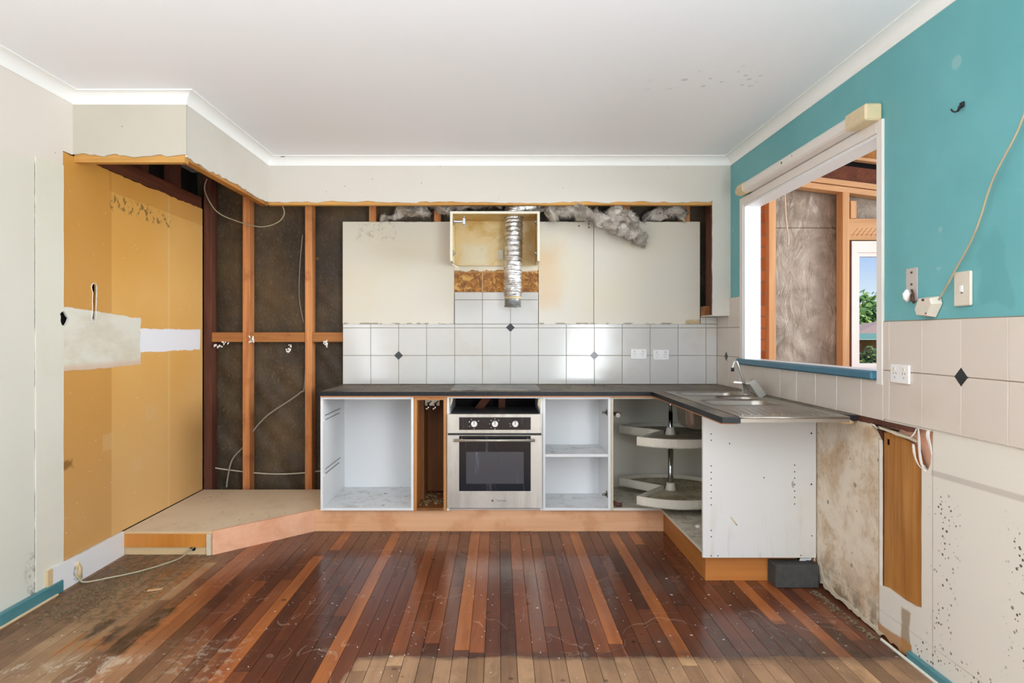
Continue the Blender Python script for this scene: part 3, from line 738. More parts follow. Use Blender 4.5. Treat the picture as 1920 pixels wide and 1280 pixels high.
for (a, b, lb) in ((-2.063, -1.841, 'timber noggin between the dark corner stud and the first orange stud'), (-1.789, -1.393, 'timber noggin between the two orange studs'), (-1.341, -.95, 'timber noggin running behind the splashback edge')):
    B('wall_noggin', (a, b, ys+.003, ys+.085, 1.188, 1.257), 'stud_x', label=lb, cat='noggin', bev=.002)
# dark wrap, wrinkled
def wrapgrid(x0, x1, z0, z1, y, nx, nz, amp, seed):
    bm = BM(); G = []
    for i in range(nx+1):
        row = []
        for j in range(nz+1):
            x = x0+(x1-x0)*i/nx; z = z0+(z1-z0)*j/nz
            p = Vector((x*3+seed, z*3, 0)); d = mnoise.noise(p)*.5+mnoise.noise(Vector(((x+z)*9, (x-z)*2.5, seed)))*.35+mnoise.noise(Vector((x*22, z*9, seed)))*.15
            row.append(bm.verts.new((x, y+d*amp, z)))
        G.append(row)
    for i in range(nx):
        for j in range(nz): bm.faces.new((G[i][j], G[i+1][j], G[i+1][j+1], G[i][j+1]))
    return bm
obj('building_wrap', wrapgrid(XL-.1, 1.60, .02, 2.43, 4.735, 170, 110, .024, 1), 'wrap', smooth=True, label='dark brown woven building wrap stretched behind the stripped wall studs', cat='building wrap')
# bulkhead battens (timber edge showing under the plaster)
B('bulkhead_batten', (XL, -1.568, 3.211, 3.25, 2.098, 2.16), 'batten', label='pale timber batten under the front face of the left bulkhead', cat='batten')
B('bulkhead_batten', (-1.61, -1.5672, 3.251, 4.36, 2.112, 2.165), 'stud_y', label='timber batten running back under the side of the left bulkhead', cat='batten')
B('bulkhead_batten', (-1.565, 1.446, 4.360, 4.40, 2.120, 2.17), 'batten', label='long timber batten under the back bulkhead above the range hood box', cat='batten')
B('bulkhead_batten', (1.449, 1.478, 4.360, 4.40, 1.376, 2.119), 'dark_stud', label='dark upright batten behind the boxed column at the right', cat='batten')
# platform
t = thing('pantry_platform', 'low chipboard platform with an angled front where the pantry stood', 'platform', (-1.6, 4.1, 0))
pts = [(-2.115, 3.618), (-1.613, 3.618), (-1.165, 4.058), (-1.118, 4.058), (-1.118, 4.606), (-2.06, 4.606), (-2.115, 4.606)]
bm = BM(); plate(bm, [pts], 'XY', .116, .131); obj('platform_top', bm, 'chip', t)
bm = BM(); pl_hole = [(XX(360, 3.615)+.018*math.cos(a), .034+.018*math.sin(a)) for a in [2*PI*k/14 for k in range(14)]]
plate(bm, [rect(-2.115, -1.613, .0, .1155), pl_hole], 'XZ', 3.622, 3.636); obj('front_board', bm, 'chip', t, 'raw chipboard front with a cable hole')
B('laminate_strip', (-2.118, -1.642, 3.610, 3.6215, .045, .118), 'kick_o', t, label='orange wood grain strip')
B('broken_end', (-1.641, -1.616, 3.608, 3.6215, .0, .118), 'edge_raw', t, label='broken grey end piece')
B('hole_backing', (-1.8, -1.66, 3.66, 3.665, .0, .09), 'hole', t)
bm = BM(); d = Vector((-1.162+1.611, 4.06-3.615, 0)).normalized(); nrm = Vector((d.y, -d.x, 0))
a, b = Vector((-1.608, 3.612, 0)), Vector((-1.160, 4.052, 0))
vs = [a, b, b+nrm*-.016, a+nrm*-.016]
lo = [bm.verts.new(v+Vector((0, 0, .0))) for v in vs]; hi = [bm.verts.new(v+Vector((0, 0, .134))) for v in vs]
bm.faces.new(lo); bm.faces.new(hi)
for i in range(4): bm.faces.new((lo[i], lo[(i+1) % 4], hi[(i+1) % 4], hi[i]))
obj('angled_front', bm, 'kick_l', t, 'pinkish veneer board on the angled front')
# white board at foot of the lining and cable outlet
bm = BM(); nick = [(3.19+.012*math.cos(a), .055+.035*math.sin(a)) for a in [2*PI*k/12 for k in range(12)]]
plate(bm, [rect(3.035, 3.612, .0, .134), nick], 'YZ', XL, XL+.016)
wb_ = obj('white_base_board', bm, 'white_board', label='white laminate board along the floor under the ochre lining', cat='skirting board')
B('raw_end', (XL, XL+.0165, 3.0, 3.034, .0, .134), 'chip', wb_, label='raw chipboard end')
bm = BM(); tube(bm, [(XL+.018, 3.215, .02), (XL+.019, 3.218, .07), (XL+.02, 3.205, .10), (XL+.019, 3.195, .07)], [.016, .014, .010, .006], 7); obj('torn_edge', bm, 'chip', wb_, 'torn chipboard flap at the notch')
bm = BM(); abox(bm, XL, XL+.024, .3, 3.10, .0, .058, .004); o = struct('baseboard_left', bm, 'teal_base')
bm = BM(); abox(bm, XR-.018, XR, .3, 2.45, .0, .034, .004); struct('baseboard_right', bm, 'teal_base')
bm = BM(); abox(bm, XR-.028, XR-.0185, .3, 2.60, .0, .010, .002); struct('trim_2', bm, 'cream_strip')
bm = BM(); abox(bm, XL+.0245, XL+.034, .3, 3.05, .0, .010, .002); struct('trim_3', bm, 'chip')

def cable(name, pts, r, mat, label, n=8, **k):
    bm = BM(); tube(bm, spline(pts, n), r, 7); return obj(name, bm, mat, label=label, cat='cable', **k)
yw = 4.60
cable('floor_cable', [(-1.725, 3.64, .034), (-1.732, 3.6, .03), (-1.76, 3.52, .008), (-1.86, 3.36, .006), (-1.97, 3.26, .006), (-2.06, 3.2, .006), (-2.085, 3.19, .03), (-2.108, 3.19, .055)], .0045, 'cable_old', 'old beige cable lying on the floor from the platform hole to the white board')
cable('wall_cable', [(XX(425, 4.66), 4.66, .135), (XX(428, 4.68), 4.67, ZZ(895, 4.68)), (XX(437, 4.69), 4.68, ZZ(860, 4.69)), (XX(462, 4.70), 4.69, ZZ(832, 4.7)), (XX(478, 4.70), 4.68, ZZ(805, 4.7)), (XX(505, 4.7), 4.67, ZZ(777, 4.7)),
                     (XX(545, 4.7), 4.67, ZZ(750, 4.7)), (XX(565, 4.7), 4.68, ZZ(735, 4.7)), (XX(572, 4.7), 4.69, ZZ(723, 4.7)), (XX(576, 4.7), 4.70, ZZ(640, 4.7))], .006, 'cable_grey', 'grey cable curving up from the platform past the orange studs')
cable('wall_cable', [(XX(396, 4.66), 4.68, ZZ(876, 4.68)), (XX(430, 4.68), 4.69, ZZ(881, 4.69)), (XX(500, 4.69), 4.70, ZZ(888, 4.7)), (XX(560, 4.7), 4.70, ZZ(887, 4.7)), (XX(620, 4.7), 4.70, ZZ(880, 4.7))], .005, 'cable', 'white cable strung low across the wrap behind the orange studs')
cable('wall_cable', [(XX(388, 4.5), 4.5, ZZ(335, 4.5)), (XX(384, 4.5), 4.5, ZZ(358, 4.5)), (XX(405, 4.52), 4.52, ZZ(395, 4.52)), (XX(440, 4.55), 4.55, ZZ(413, 4.55)), (XX(487, 4.55), 4.55, ZZ(425, 4.55)), (XX(520, 4.55), 4.55, ZZ(417, 4.55)),
                     (XX(533, 4.52), 4.52, ZZ(400, 4.52)), (XX(527, 4.5), 4.5, ZZ(380, 4.5)), (XX(524, 4.5), 4.5, ZZ(368, 4.5))], .004, 'cable_old', 'thin beige cable looping down from the left bulkhead')
cable('wall_cable', [(XX(568, 4.7), 4.69, ZZ(440, 4.7)), (XX(563, 4.7), 4.69, ZZ(500, 4.7)), (XX(562, 4.7), 4.69, ZZ(560, 4.7)), (XX(570, 4.7), 4.69, ZZ(605, 4.7))], .0035, 'cable_grey', 'thin grey cable hanging on the left side of the stud by the bench')
R = random.Random(8)
for i, (px, py, lb) in enumerate(((415, 644, 'pale glue dab hanging under the noggin by the dark corner stud'), (540, 651, 'pale glue dab under the noggin between the orange studs'), (608, 642, 'pale glue dab on the noggin beside the splashback edge'), (470, 633, 'pale glue dab on the first orange stud'))):
    bm = BM(); x, z = XX(px, 4.6), ZZ(py, 4.6)
    for k in range(14):
        a = Vector((x+R.uniform(-.03, .03)*(2 if i == 0 else .6), ys-.002-R.random()*.004, z+R.uniform(-.03, .02)))
        tube(bm, [a, a+Vector((R.uniform(-.01, .01), -.003, -R.uniform(.005, .02)))], [.006, .002], 5)
    obj('glue_dab', bm, 'paper', label=lb, cat='glue')

# ================================================================ BACK WALL SHEETS, TILES
yp = YB+.001
for x0, x1, lb in ((-1.117, -.3195, 'cream wall sheet left of the range hood box'), (.2875, .679, 'narrow cream wall sheet right of the range hood box'), (.683, 1.442, 'wide cream wall sheet at the right under the insulation')):
    bm = BM(); plate(bm, [jag((x0, 1.317), (x1, 1.317), 30, .002, 31)+[(x1, 1.317), (x1, 2.049)]+jag((x1, 2.049), (x0, 2.049), 30, .0015, 32)[1:]+[(x0, 2.049)]], 'XZ', yp-.006, yp+.006)
    obj('wall_sheet', bm, 'sheet', label=lb, cat='wall panel')
bm = BM(); abox(bm, -.319, .287, yp-.001, yp+.006, 1.53, 2.049); obj('wall_sheet', bm, 'adhesive', label='strip of bare wall with brown tile adhesive under the range hood box', cat='wall panel')
def tiles(bm, regions, us, vs, plane, w0, w1, gap=.0012, bev=.0012):
    F = PL[plane]
    for (a, b, c, d) in regions:
        for u0, u1 in zip(us, us[1:]):
            for v0, v1 in zip(vs, vs[1:]):
                p, q, r, s_ = max(u0, a), min(u1, b), max(v0, c), min(v1, d)
                if q-p < .004 or s_-r < .004: continue
                p += gap; q -= gap; r += gap; s_ -= gap
                B0 = [F(x, y, w0) for x, y in ((p, r), (q, r), (q, s_), (p, s_))]; e = bev*1.2
                wi = w1; wm = w1+(w0-w1)*.3
                B1 = [F(x, y, wm) for x, y in ((p, r), (q, r), (q, s_), (p, s_))]
                B2 = [F(x, y, wi) for x, y in ((p+e, r+e), (q-e, r+e), (q-e, s_-e), (p+e, s_-e))]
                V = [[bm.verts.new(v) for v in L] for L in (B0, B1, B2)]
                for i in range(4):
                    j = (i+1) % 4
                    bm.faces.new((V[0][i], V[0][j], V[1][j], V[1][i])); bm.faces.new((V[1][i], V[1][j], V[2][j], V[2][i]))
                bm.faces.new(V[2])
def dia(bm, c, h, plane, w0, w1):
    u, v = c; plate(bm, [[(u-h, v), (u, v-h), (u+h, v), (u, v+h)]], plane, w0, w1)
us = [.084+.2*k for k in range(-7, 9)]; vsn = [.692, .886+.0, 1.092, 1.289, 1.49, 1.69]
vsn[1] = .892-.0
vsb = [.80, 1.092, 1.289, 1.49, 1.69]
reg = [(-1.117, 1.5635, .886, 1.317), (-.316, .284, 1.317, 1.546), (1.445, 1.5635, 1.317, 1.366)]
t = thing('tiled_splashback', 'white tiled splashback behind the bench with black diamond insets', 'splashback', (.2, 4.6, .886))
bm = BM(); tiles(bm, reg, us, vsb, 'XZ', 4.606, 4.598); obj('tile_field', bm, 'tile_back', t)
bm = BM()
for a, b, c, d in reg: abox(bm, a+.001, b-.001, 4.602, 4.609, c+.001, d-.001)
obj('grout', bm, 'grout', t)
for c in ((-.716, 1.092), (.684, 1.092), (.084, 1.292)):
    bm = BM(); dia(bm, c, .031, 'XZ', 4.606, 4.5965); obj('diamond_tile', bm, 'diamond', t, 'black diamond inset tile')
ur = [2.57-.2*k for k in range(12, 0, -1)]+[2.57+.2*k for k in range(0, 12)]
reg = [(4.158, 4.597, .886, 1.489), (2.612, 4.158, .886, 1.049), (.35, 2.612, .892, 1.292)]
t = thing('tiled_splashback', 'beige tiled band along the right wall under the window and teal paint', 'splashback', (1.565, 2.6, .886))
bm = BM(); tiles(bm, reg, ur, vsb, 'YZ', 1.569, 1.562); obj('tile_field', bm, 'tile_right', t)
bm = BM()
for a, b, c, d in reg: abox(bm, 1.565, 1.5695, a+.001, b-.001, c+.001, d-.001)
obj('grout', bm, 'grout', t)
for c in ((4.41, 1.092), (2.17, 1.092)):
    bm = BM(); dia(bm, c, .031, 'YZ', 1.569, 1.5605); obj('diamond_tile', bm, 'diamond', t, 'black diamond inset tile')

# ================================================================ RANGE HOOD BOX, DUCT, INSULATION
t = thing('range_hood_cupboard', 'open cream wall box for the missing range hood, stained yellow inside', 'cupboard', (-.025, 4.45, 1.733))
x0, x1, y0, y1, z0, z1, th = -.325, .275, 4.30, 4.594, 1.733, 2.065, .016
B('side_panel', (x0, x0+th, y0, y1, z0, z1), 'cream_lam', t, .001); B('side_panel', (x1-th, x1, y0, y1, z0, z1), 'cream_lam', t, .001)
bm = BM(); ring = [(.105+.066*math.cos(a), 4.455+.066*math.sin(a)) for a in [2*PI*k/24 for k in range(24)]]
plate(bm, [rect(x0+th, x1-th, y0, y1), ring], 'XY', z1-th, z1); obj('top_panel', bm, 'hood_in', t)
B('back_panel', (x0+th, x1-th, y1-.012, y1, z0, z1-th), 'hood_in', t)
for sx, xx in ((1, x0+th), (-1, x1-th)):
    B('inner_lining', (min(xx, xx+sx*.001), max(xx, xx+sx*.001), y0+.012, y1-.012, z0+.006, z1-th-.001), 'hood_in', t, label='yellowed inner face')
for xx, zz in ((x0+th+.001, 2.0), (x0+th+.001, 1.79), (x1-th-.001, 2.0), (x1-th-.001, 1.79)):
    s_ = 1 if xx < 0 else -1
    bm = BM(); abox(bm, min(xx, xx+s_*.006), max(xx, xx+s_*.006), 4.315, 4.35, zz-.02, zz+.02, .002); abox(bm, min(xx, xx+s_*.016), max(xx, xx+s_*.016), 4.322, 4.342, zz-.007, zz+.007, .002)
    obj('hinge_mount', bm, 'hinge', t)
bm = BM(); abox(bm, x0+.022, x0+.085, 4.318, 4.338, 1.993, 2.008, .003); abox(bm, x0+.083, x0+.104, 4.305, 4.335, 1.978, 2.024, .003); cyl(bm, (x0+.093, 4.31, 2.028), (x0+.093, 4.31, 2.035), .005, 8); cyl(bm, (x0+.093, 4.31, 1.966), (x0+.093, 4.31, 1.975), .005, 8)
obj('hinge_arm', bm, 'chrome', t, 'sprung steel hinge arm left hanging open')
for dims in ((x0, x1, y0-.0015, y0, z1-th, z1), (x0, x0+th, y0-.0015, y0, z0, z1-th), (x1-th, x1, y0-.0015, y0, z0, z1-th)): B('front_edging', dims, 'cream_lam', t)
B('junction_cover', (-.005, .035, 4.575, 4.582, 1.775, 1.845), 'cream_lam', t, .002)
bm = BM(); plate(bm, [[(x0+.004, 1.733), (x0+.05, 1.705), (x0+.04, 1.70), (x0+.002, 1.727)]], 'XZ', 4.45, 4.455); obj('broken_rail', bm, 'cream_lam', t, 'broken cream rail at the lower left')
# duct
t = thing('extractor_duct', 'silver corrugated foil duct hanging through the range hood box', 'duct', (.105, 4.455, 1.43))
path = spline([(.098, 4.42, 1.50), (.096, 4.42, 1.60), (.100, 4.425, 1.75), (.104, 4.44, 1.92), (.105, 4.455, 2.05)], 26)
rs = [.058+.0055*abs(math.sin(i*PI/5.2))+.002*mnoise.noise(Vector((i*.7, 0, 0))) for i in range(len(path))]
bm = BM(); rg = tube(bm, path, rs, 36)
for ring in rg:
    for v in ring:
        v.co += Vector((mnoise.noise(v.co*40), mnoise.noise(v.co*40+Vector((9, 0, 0))), mnoise.noise(v.co*45+Vector((0, 7, 0)))))*.0045
obj('duct_hose', bm, 'foil', t)
path = spline([(.105, 4.455, 2.07), (.11, 4.46, 2.10), (.15, 4.49, 2.13), (.22, 4.53, 2.15), (.30, 4.57, 2.18)], 18)
rs = [.062+.006*abs(math.sin(i*PI/3)) for i in range(len(path))]
bm = BM(); rg = tube(bm, path, rs, 30)
for ring in rg:
    for v in ring: v.co += Vector((mnoise.noise(v.co*40), 0, mnoise.noise(v.co*45)))*.006
obj('duct_bend', bm, 'foil', t)
bm = BM(); tube(bm, [(.097, 4.42, 1.505), (.097, 4.42, 1.545)], [.060, .062], 28); obj('foil_tape', bm, 'foil', t)
bm = BM(); tube(bm, [(.097, 4.42, 1.485), (.097, 4.42, 1.505)], .0575, 28); obj('tape_band', bm, 'tape', t, 'cream tape band')
bm = BM(); rg = tube(bm, [(.097, 4.42, 1.486), (.097, 4.42, 1.437), (.097, 4.42, 1.4365), (.097, 4.42, 1.431)], [.056, .056, .060, .060], 32, cap=False)
tube(bm, [(.097, 4.42, 1.431), (.097, 4.42, 1.486)], [.054, .05], 32, 1, cap=False)
f = bm.faces.new([bm.verts.new((.097+.052*math.cos(2*PI*k/24), 4.42+.052*math.sin(2*PI*k/24), 1.45)) for k in range(24)]); f.material_index = 1
obj('duct_collar', bm, ['galv', 'black'], t, 'grey metal collar, open below')
def fluff(label, path, radii, strands, seed, sy=1.0, name='insulation_batt'):
    R = random.Random(seed); bm = BM(); P = spline(path, 12); n = len(P)
    rs = []
    for i in range(n):
        u = i/(n-1)*(len(radii)-1); k = min(int(u), len(radii)-2); rs.append(radii[k]*(1-(u-k))+radii[k+1]*(u-k))
    rg = tube(bm, P, rs, 26, sy=sy)
    vs_ = [v for r in rg for v in r]
    for v in vs_:
        q = v.co.copy(); d = Vector((mnoise.noise(q*11+Vector((seed, 0, 0))), mnoise.noise(q*14+Vector((0, seed, 3))), mnoise.noise(q*14+Vector((5, 0, seed)))))
        d2 = Vector((mnoise.noise(q*45), mnoise.noise(q*45+Vector((3, 1, 0))), mnoise.noise(q*45+Vector((7, 0, 2)))))
        v.co += d*.042*min(1, max(radii)/.05)+d2*.016
    for f in bm.faces: f.smooth = True
    pts = [v.co.copy() for v in vs_]; C_ = [(P[i//26]) for i in range(len(vs_))]
    for k in range(strands):
        i = R.randrange(len(pts)); p = pts[i]; o_ = (p-C_[i]).normalized() if (p-C_[i]).length > 1e-6 else Vector((0, -1, 0))
        d = (o_+Vector((R.uniform(-1.2, 1.2), R.uniform(-1, .5), R.uniform(-1.2, .9)))).normalized(); L = R.uniform(.006, .030)
        q = p+d*L*.5+Vector((R.uniform(-.004, .004),)*3); e = p+d*L+Vector((0, 0, -L*.25)); u, v = frame_at(d); wd = R.uniform(.0004, .0010)
        a = [bm.verts.new(p-d*.004+u*wd), bm.verts.new(p-d*.004-u*wd), bm.verts.new(q-u*wd), bm.verts.new(q+u*wd), bm.verts.new(e)]
        f = bm.faces.new((a[0], a[1], a[2], a[3])); f.material_index = 1; f = bm.faces.new((a[3], a[2], a[4])); f.material_index = 1
    return obj(name, bm, ['wool', 'wool_fibre'], label=label, cat='insulation', normals=False)
def zx(px, py, D): return (XX(px, D), D, ZZ(py, D))
fluff('grey insulation lump resting on the cream sheet left of the range hood box', [zx(712, 414, 4.62), zx(745, 403, 4.60), zx(775, 394, 4.59), zx(806, 396, 4.60)], [.014, .052, .078, .055], 1500, 2, .6)
fluff('brownish insulation pushed in beside the top left corner of the range hood box', [zx(812, 380, 4.60), zx(832, 390, 4.57), zx(850, 385, 4.55), zx(880, 380, 4.53), zx(945, 380, 4.53)], [.05, .08, .06, .055, .045], 1500, 3, .6)
fluff('large torn insulation batt hanging over the two right cream sheets', [zx(1030, 396, 4.50), zx(1062, 392, 4.47), zx(1100, 399, 4.44), zx(1140, 418, 4.46), zx(1175, 432, 4.50), zx(1198, 446, 4.53), zx(1212, 456, 4.55)], [.03, .080, .078, .070, .078, .075, .012], 9000, 4, .55)
fluff('pale tuft of insulation on top of the hanging torn batt', [zx(1142, 402, 4.43), zx(1158, 400, 4.41), zx(1178, 408, 4.43), zx(1194, 426, 4.46)], [.012, .060, .062, .012], 3500, 5, .7)
fluff('insulation piece spilling over the right end of the cream sheets', [zx(1205, 414, 4.62), zx(1235, 401, 4.59), zx(1262, 393, 4.57), zx(1284, 404, 4.57)], [.025, .05, .085, .04], 1700, 6, .6)
fluff('small yellowish insulation flap just right of the foil duct bend', [zx(1036, 383, 4.50), zx(1034, 400, 4.48), zx(1040, 414, 4.48)], [.035, .045, .018], 600, 7, .6)

# ================================================================ BENCH AND CABINETS
ZT, ZB, YF = .885, .860, 4.01
# laminate worktop, L-shaped, cut away for the sink
t = thing('worktop', 'black speckled laminate worktop, L shaped, dusty, with a broken right end', 'worktop', (0, 4.2, ZB))
bm = BM()
L = [(-1.113, 3.98), (.950, 3.98), (.950, 2.73), (1.025, 2.722), (1.025, 3.99), (1.500, 3.99), (1.500, 2.86)]+jag((1.500, 2.86), (1.562, 2.80), 5, .01, 41)[1:]+[(1.562, 2.80), (1.562, 4.597), (-1.113, 4.597)]
plate(bm, [L], 'XY', ZB, ZT); bmesh.ops.recalc_face_normals(bm, faces=bm.faces)
obj('laminate_slab', bm, 'laminate', t)
bm = BM(); plate(bm, [[(-1.108, 3.985), (.955, 3.985), (.955, 2.75), (1.024, 2.75), (1.024, 4.02), (1.0, 4.05), (-1.108, 4.05)]], 'XY', ZB-.007, ZB-.0005); obj('underside_board', bm, 'kick_e', t, 'orange brown underside edge')
bm = BM(); tube(bm, [(1.50, 2.84, .852), (1.53, 2.82, .856), (1.555, 2.82, .85)], [.012, .014, .008], 6); obj('broken_core', bm, 'chip', t, 'broken chipboard core at the right end')
# hob
t = thing('cooktop', 'dusty black glass cooktop let into the worktop above the oven', 'cooktop', (-.02, 4.28, ZT))
B('glass_plate', (-.305, .265, 4.03, 4.52, ZT+.0006, ZT+.006), 'hob', t, .0015)
for cx, cy, r in ((-.17, 4.16, .08), (.13, 4.16, .10), (-.17, 4.39, .10), (.13, 4.39, .08)):
    bm = BM()
    n = 32; a = [bm.verts.new((cx+r*math.cos(2*PI*k/n), cy+r*math.sin(2*PI*k/n), ZT+.0064)) for k in range(n)]; b = [bm.verts.new((cx+(r-.003)*math.cos(2*PI*k/n), cy+(r-.003)*math.sin(2*PI*k/n), ZT+.0064)) for k in range(n)]
    for k in range(n): bm.faces.new((a[k], a[(k+1) % n], b[(k+1) % n], b[k]))
    obj('burner_ring', bm, 'cable_grey', t)
def carcass(t, x0, x1, y0, y1, z0, z1, m, th=.016, back=True, toprail=True, rails=True, backm=None):
    B('side_panel', (x0, x0+th, y0, y1, z0, z1), m, t, .0008); B('side_panel', (x1-th, x1, y0, y1, z0, z1), m, t, .0008)
    B('bottom_panel', (x0+th, x1-th, y0, y1, z0, z0+th), m, t, .0008)
    if back: B('back_panel', (x0+th, x1-th, y1-.012, y1-.001, z0+th, z1), backm or m, t)
    if toprail: B('top_rail', (x0+th, x1-th, y0, y0+.09, z1-th, z1), m, t, .0008)
z0, z1 = .142, .8525
t = thing('base_cabinet', 'white open base cabinet at the left end of the bench, doorless with drawer runner marks', 'cabinet', (-.82, 4.3, z0))
carcass(t, -1.112, -.531, YF, 4.585, z0, z1, 'white_board')
for zc_ in (.70, .36):
    for dz in (0, .028):
        dd = .03 if dz else 0
        bm = BM(); abox(bm, -1.0958, -1.0925, YF+.02+dd, YF+.40+dd, zc_+dz, zc_+dz+.0045)
        obj('drawer_runner', bm, 'hinge', t)
    bm = BM(); cyl(bm, (-1.096, YF+.025, zc_), (-1.091, YF+.025, zc_), .011, 12); obj('runner_wheel', bm, 'white_plastic', t)
t = thing('base_cabinet', 'narrow empty wood veneer cabinet between the left white cabinet and the oven', 'cabinet', (-.43, 4.3, z0))
x0, x1 = -.529, -.326
for a, b in ((x0, x0+.018), (x1-.018, x1)): B('side_panel', (a, b, YF, 4.58, z0, z1), 'oak', t, .0008)
B('bottom_panel', (x0+.018, x1-.018, YF, 4.45, z0, z0+.016), 'oakdark', t); B('top_rail', (x0+.018, x1-.018, YF, YF+.05, z1-.02, z1), 'oak', t)
B('back_panel', (x0+.018, x1-.018, 4.44, 4.452, z0+.02, z1), 'oakdark', t)
B('inner_post', (x0+.018, x0+.04, 4.22, 4.44, z0+.016, z1), 'oakdark', t)
bm = BM(); R = random.Random(3)
for k in range(60):
    p = Vector((R.uniform(x0+.03, x1-.03), R.uniform(YF+.05, 4.4), z0+.017)); s_ = R.uniform(.002, .008); abox(bm, p.x-s_, p.x+s_, p.y-s_, p.y+s_, p.z, p.z+s_)
obj('rubble', bm, 'crumb', kind='stuff', label='small rubble on the floor of the narrow veneer cabinet', cat='rubble')
t = thing('gas_valve', 'pair of old pipe valves on a plate high inside the narrow veneer cabinet', 'valve', (-.41, 4.2, .8))
B('mount_plate', (-.482, -.385, 4.20, 4.206, .775, .83), 'pipe', t, .002)
for px in (803, 816):
    x = XX(px, 4.17)
    bm = BM(); cyl(bm, (x-.002, 4.20, .79), (x-.002, 4.165, .785), .010, 12); tube(bm, spline([(x, 4.17, .788), (x+.004, 4.15, .775), (x-.006, 4.15, .757), (x-.012, 4.15, .765)], 5), .007, 8); obj('valve_body', bm, 'chrome', t)
    bm = BM(); tube(bm, [(x, 4.16, .79), (x+.022, 4.14, .812)], .004, 8); obj('lever', bm, 'black', t, 'black lever')
t = thing('oven_housing', 'white oven cabinet around the built in oven with an open dark gap on top', 'cabinet', (-.024, 4.3, z0))
x0, x1 = -.3235, .2745
for a, b in ((x0, x0+.016), (x1-.016, x1)): B('side_panel', (a, b, YF+(.0), 4.58, z0, z1), 'white_board', t, .0008)
B('bottom_panel', (x0+.016, x1-.016, YF+.02, 4.58, z0, z0+.008), 'white_board', t); B('top_rail', (x0+.016, x1-.016, YF, YF+.02, z1-.010, z1), 'white_board', t)
B('back_panel', (x0+.016, x1-.016, 4.56, 4.57, z0, z1), 'dark', t, label='back board painted dark as the shaded void')
bm = BM(); tube(bm, [(x0+.03, YF-.001, z1-.01), (x0+.026, YF-.003, z1-.04), (x0+.02, YF-.001, z1-.065)], [.010, .007, .003], 6); obj('swollen_edge', bm, 'edge_raw', t, 'swollen peeling edge board'); bm = BM(); tube(bm, [(x1-.018, YF-.001, z1-.01), (x1-.024, YF-.003, z1-.05), (x1-.016, YF, z1-.09)], [.012, .010, .003], 6)
obj('swollen_edge', bm, 'edge_raw', t, 'swollen peeling edge board')
bm = BM(); abox(bm, -.05, .0, 0, .045, 0, .30, mat=Matrix.Translation((-.21, 4.40, .60)) @ Matrix.Rotation(math.radians(38), 4, 'Y')); obj('brace', bm, 'dark_beam', t, 'diagonal timber behind the gap')
B('brace', (.0, .045, 4.42, 4.46, .60, z1), 'dark_beam', t, label='upright timber behind the gap')
# oven
t = thing('built_in_oven', 'stainless steel built in oven with three white knobs and dark glass door', 'oven', (-.024, 4.25, .15))
x0, x1, yo = -.3195, .2695, 3.992
B('oven_body', (x0+.02, x1-.02, 4.014, 4.50, .152, .738), 'galv', t)
cz0, cz1 = ZZ(812, yo), ZZ(776, yo)
B('control_panel', (x0, x1, yo, 4.013, cz0, cz1), 'steel', t, .0015)
gx0, gx1 = XX(861, yo), XX(995, yo)
fa = B('control_glass', (gx0, gx1, yo-.003, yo-.0002, ZZ(805.5, yo), ZZ(782, yo)), 'oven_glass', t, .0008)
kz = ZZ(794.3, yo)
for kx, ang in ((889, (-150, -200, 150, 120, 35, -90)), (928, (-90, 180, 135, 90, 45, -135)), (966, (180, -150))):
    x = XX(kx, yo)
    bm = BM(); tube(bm, [(x, yo-.003, kz), (x, yo-.012, kz), (x, yo-.020, kz), (x, yo-.022, kz)], [.0205, .0195, .0180, .015], 24); abox(bm, x-.002, x+.002, yo-.0235, yo-.018, kz-.002, kz+.017, mi=1)
    obj('knob', bm, ['white_plastic', 'ink'], t, 'round white knob')
    for a in ang:
        bm = BM()
        a = math.radians(a); u, v = x+.033*math.cos(a), kz+.031*math.sin(a); abox(bm, u-.0032, u+.0032, yo-.0036, yo-.0032, v-.0016, v+.0016)
        obj('dial_mark', bm, 'white_print', t, 'small white dial mark')
B('door_gap', (x0+.004, x1-.004, yo+.004, yo+.02, ZZ(815, yo)-.001, cz0+.0005), 'black', t)
dz0, dz1 = .162, ZZ(815.5, yo)
d = B('oven_door', (x0, x1, yo-.004, 4.012, dz0, dz1), 'steel', t, .0015)
dgz0, dgz1 = ZZ(920, yo), ZZ(816.5, yo)
B('door_glass', (gx0, gx1, yo-.0065, yo-.0042, dgz0, dgz1), 'oven_glass', d, .0008, label='black door glass')
B('viewing_window', (XX(874, yo), XX(982, yo), yo-.0072, yo-.0066, ZZ(906, yo), ZZ(846.5, yo)), 'oven_window', d, label='greyish viewing window with drip streaks')
hz = ZZ(825, yo-.03)
bm = BM(); cyl(bm, (XX(851, 3.95), yo-.042, hz), (XX(1003, 3.95), yo-.042, hz), .0085, 16)
for px in (866, 990): cyl(bm, (XX(px, 3.96), yo-.04, hz+.002), (XX(px, 3.98), yo-.004, hz+.002), .006, 12)
obj('door_handle', bm, 'steel', d, 'horizontal bar handle')
fc = bpy.data.curves.new('logo', 'FONT'); fc.body = 'Technika'; fc.size = .017; fc.extrude = .0003; fc.align_x = 'CENTER'
fo = bpy.data.objects.new('tmp', fc); COL.objects.link(fo); bpy.context.view_layer.update()
me = bpy.data.meshes.new_from_object(fo.evaluated_get(bpy.context.evaluated_depsgraph_get())); bpy.data.objects.remove(fo)
bm = BM(); bm.from_mesh(me); bmesh.ops.transform(bm, matrix=Matrix.Translation((XX(940, yo), yo-.0044, ZZ(939.5, yo))) @ Matrix.Rotation(PI/2, 4, 'X'), verts=bm.verts)
xx = XX(921.5, yo); zz = ZZ(939.5, yo); abox(bm, xx, xx+.012, yo-.0048, yo-.0042, zz, zz+.011)
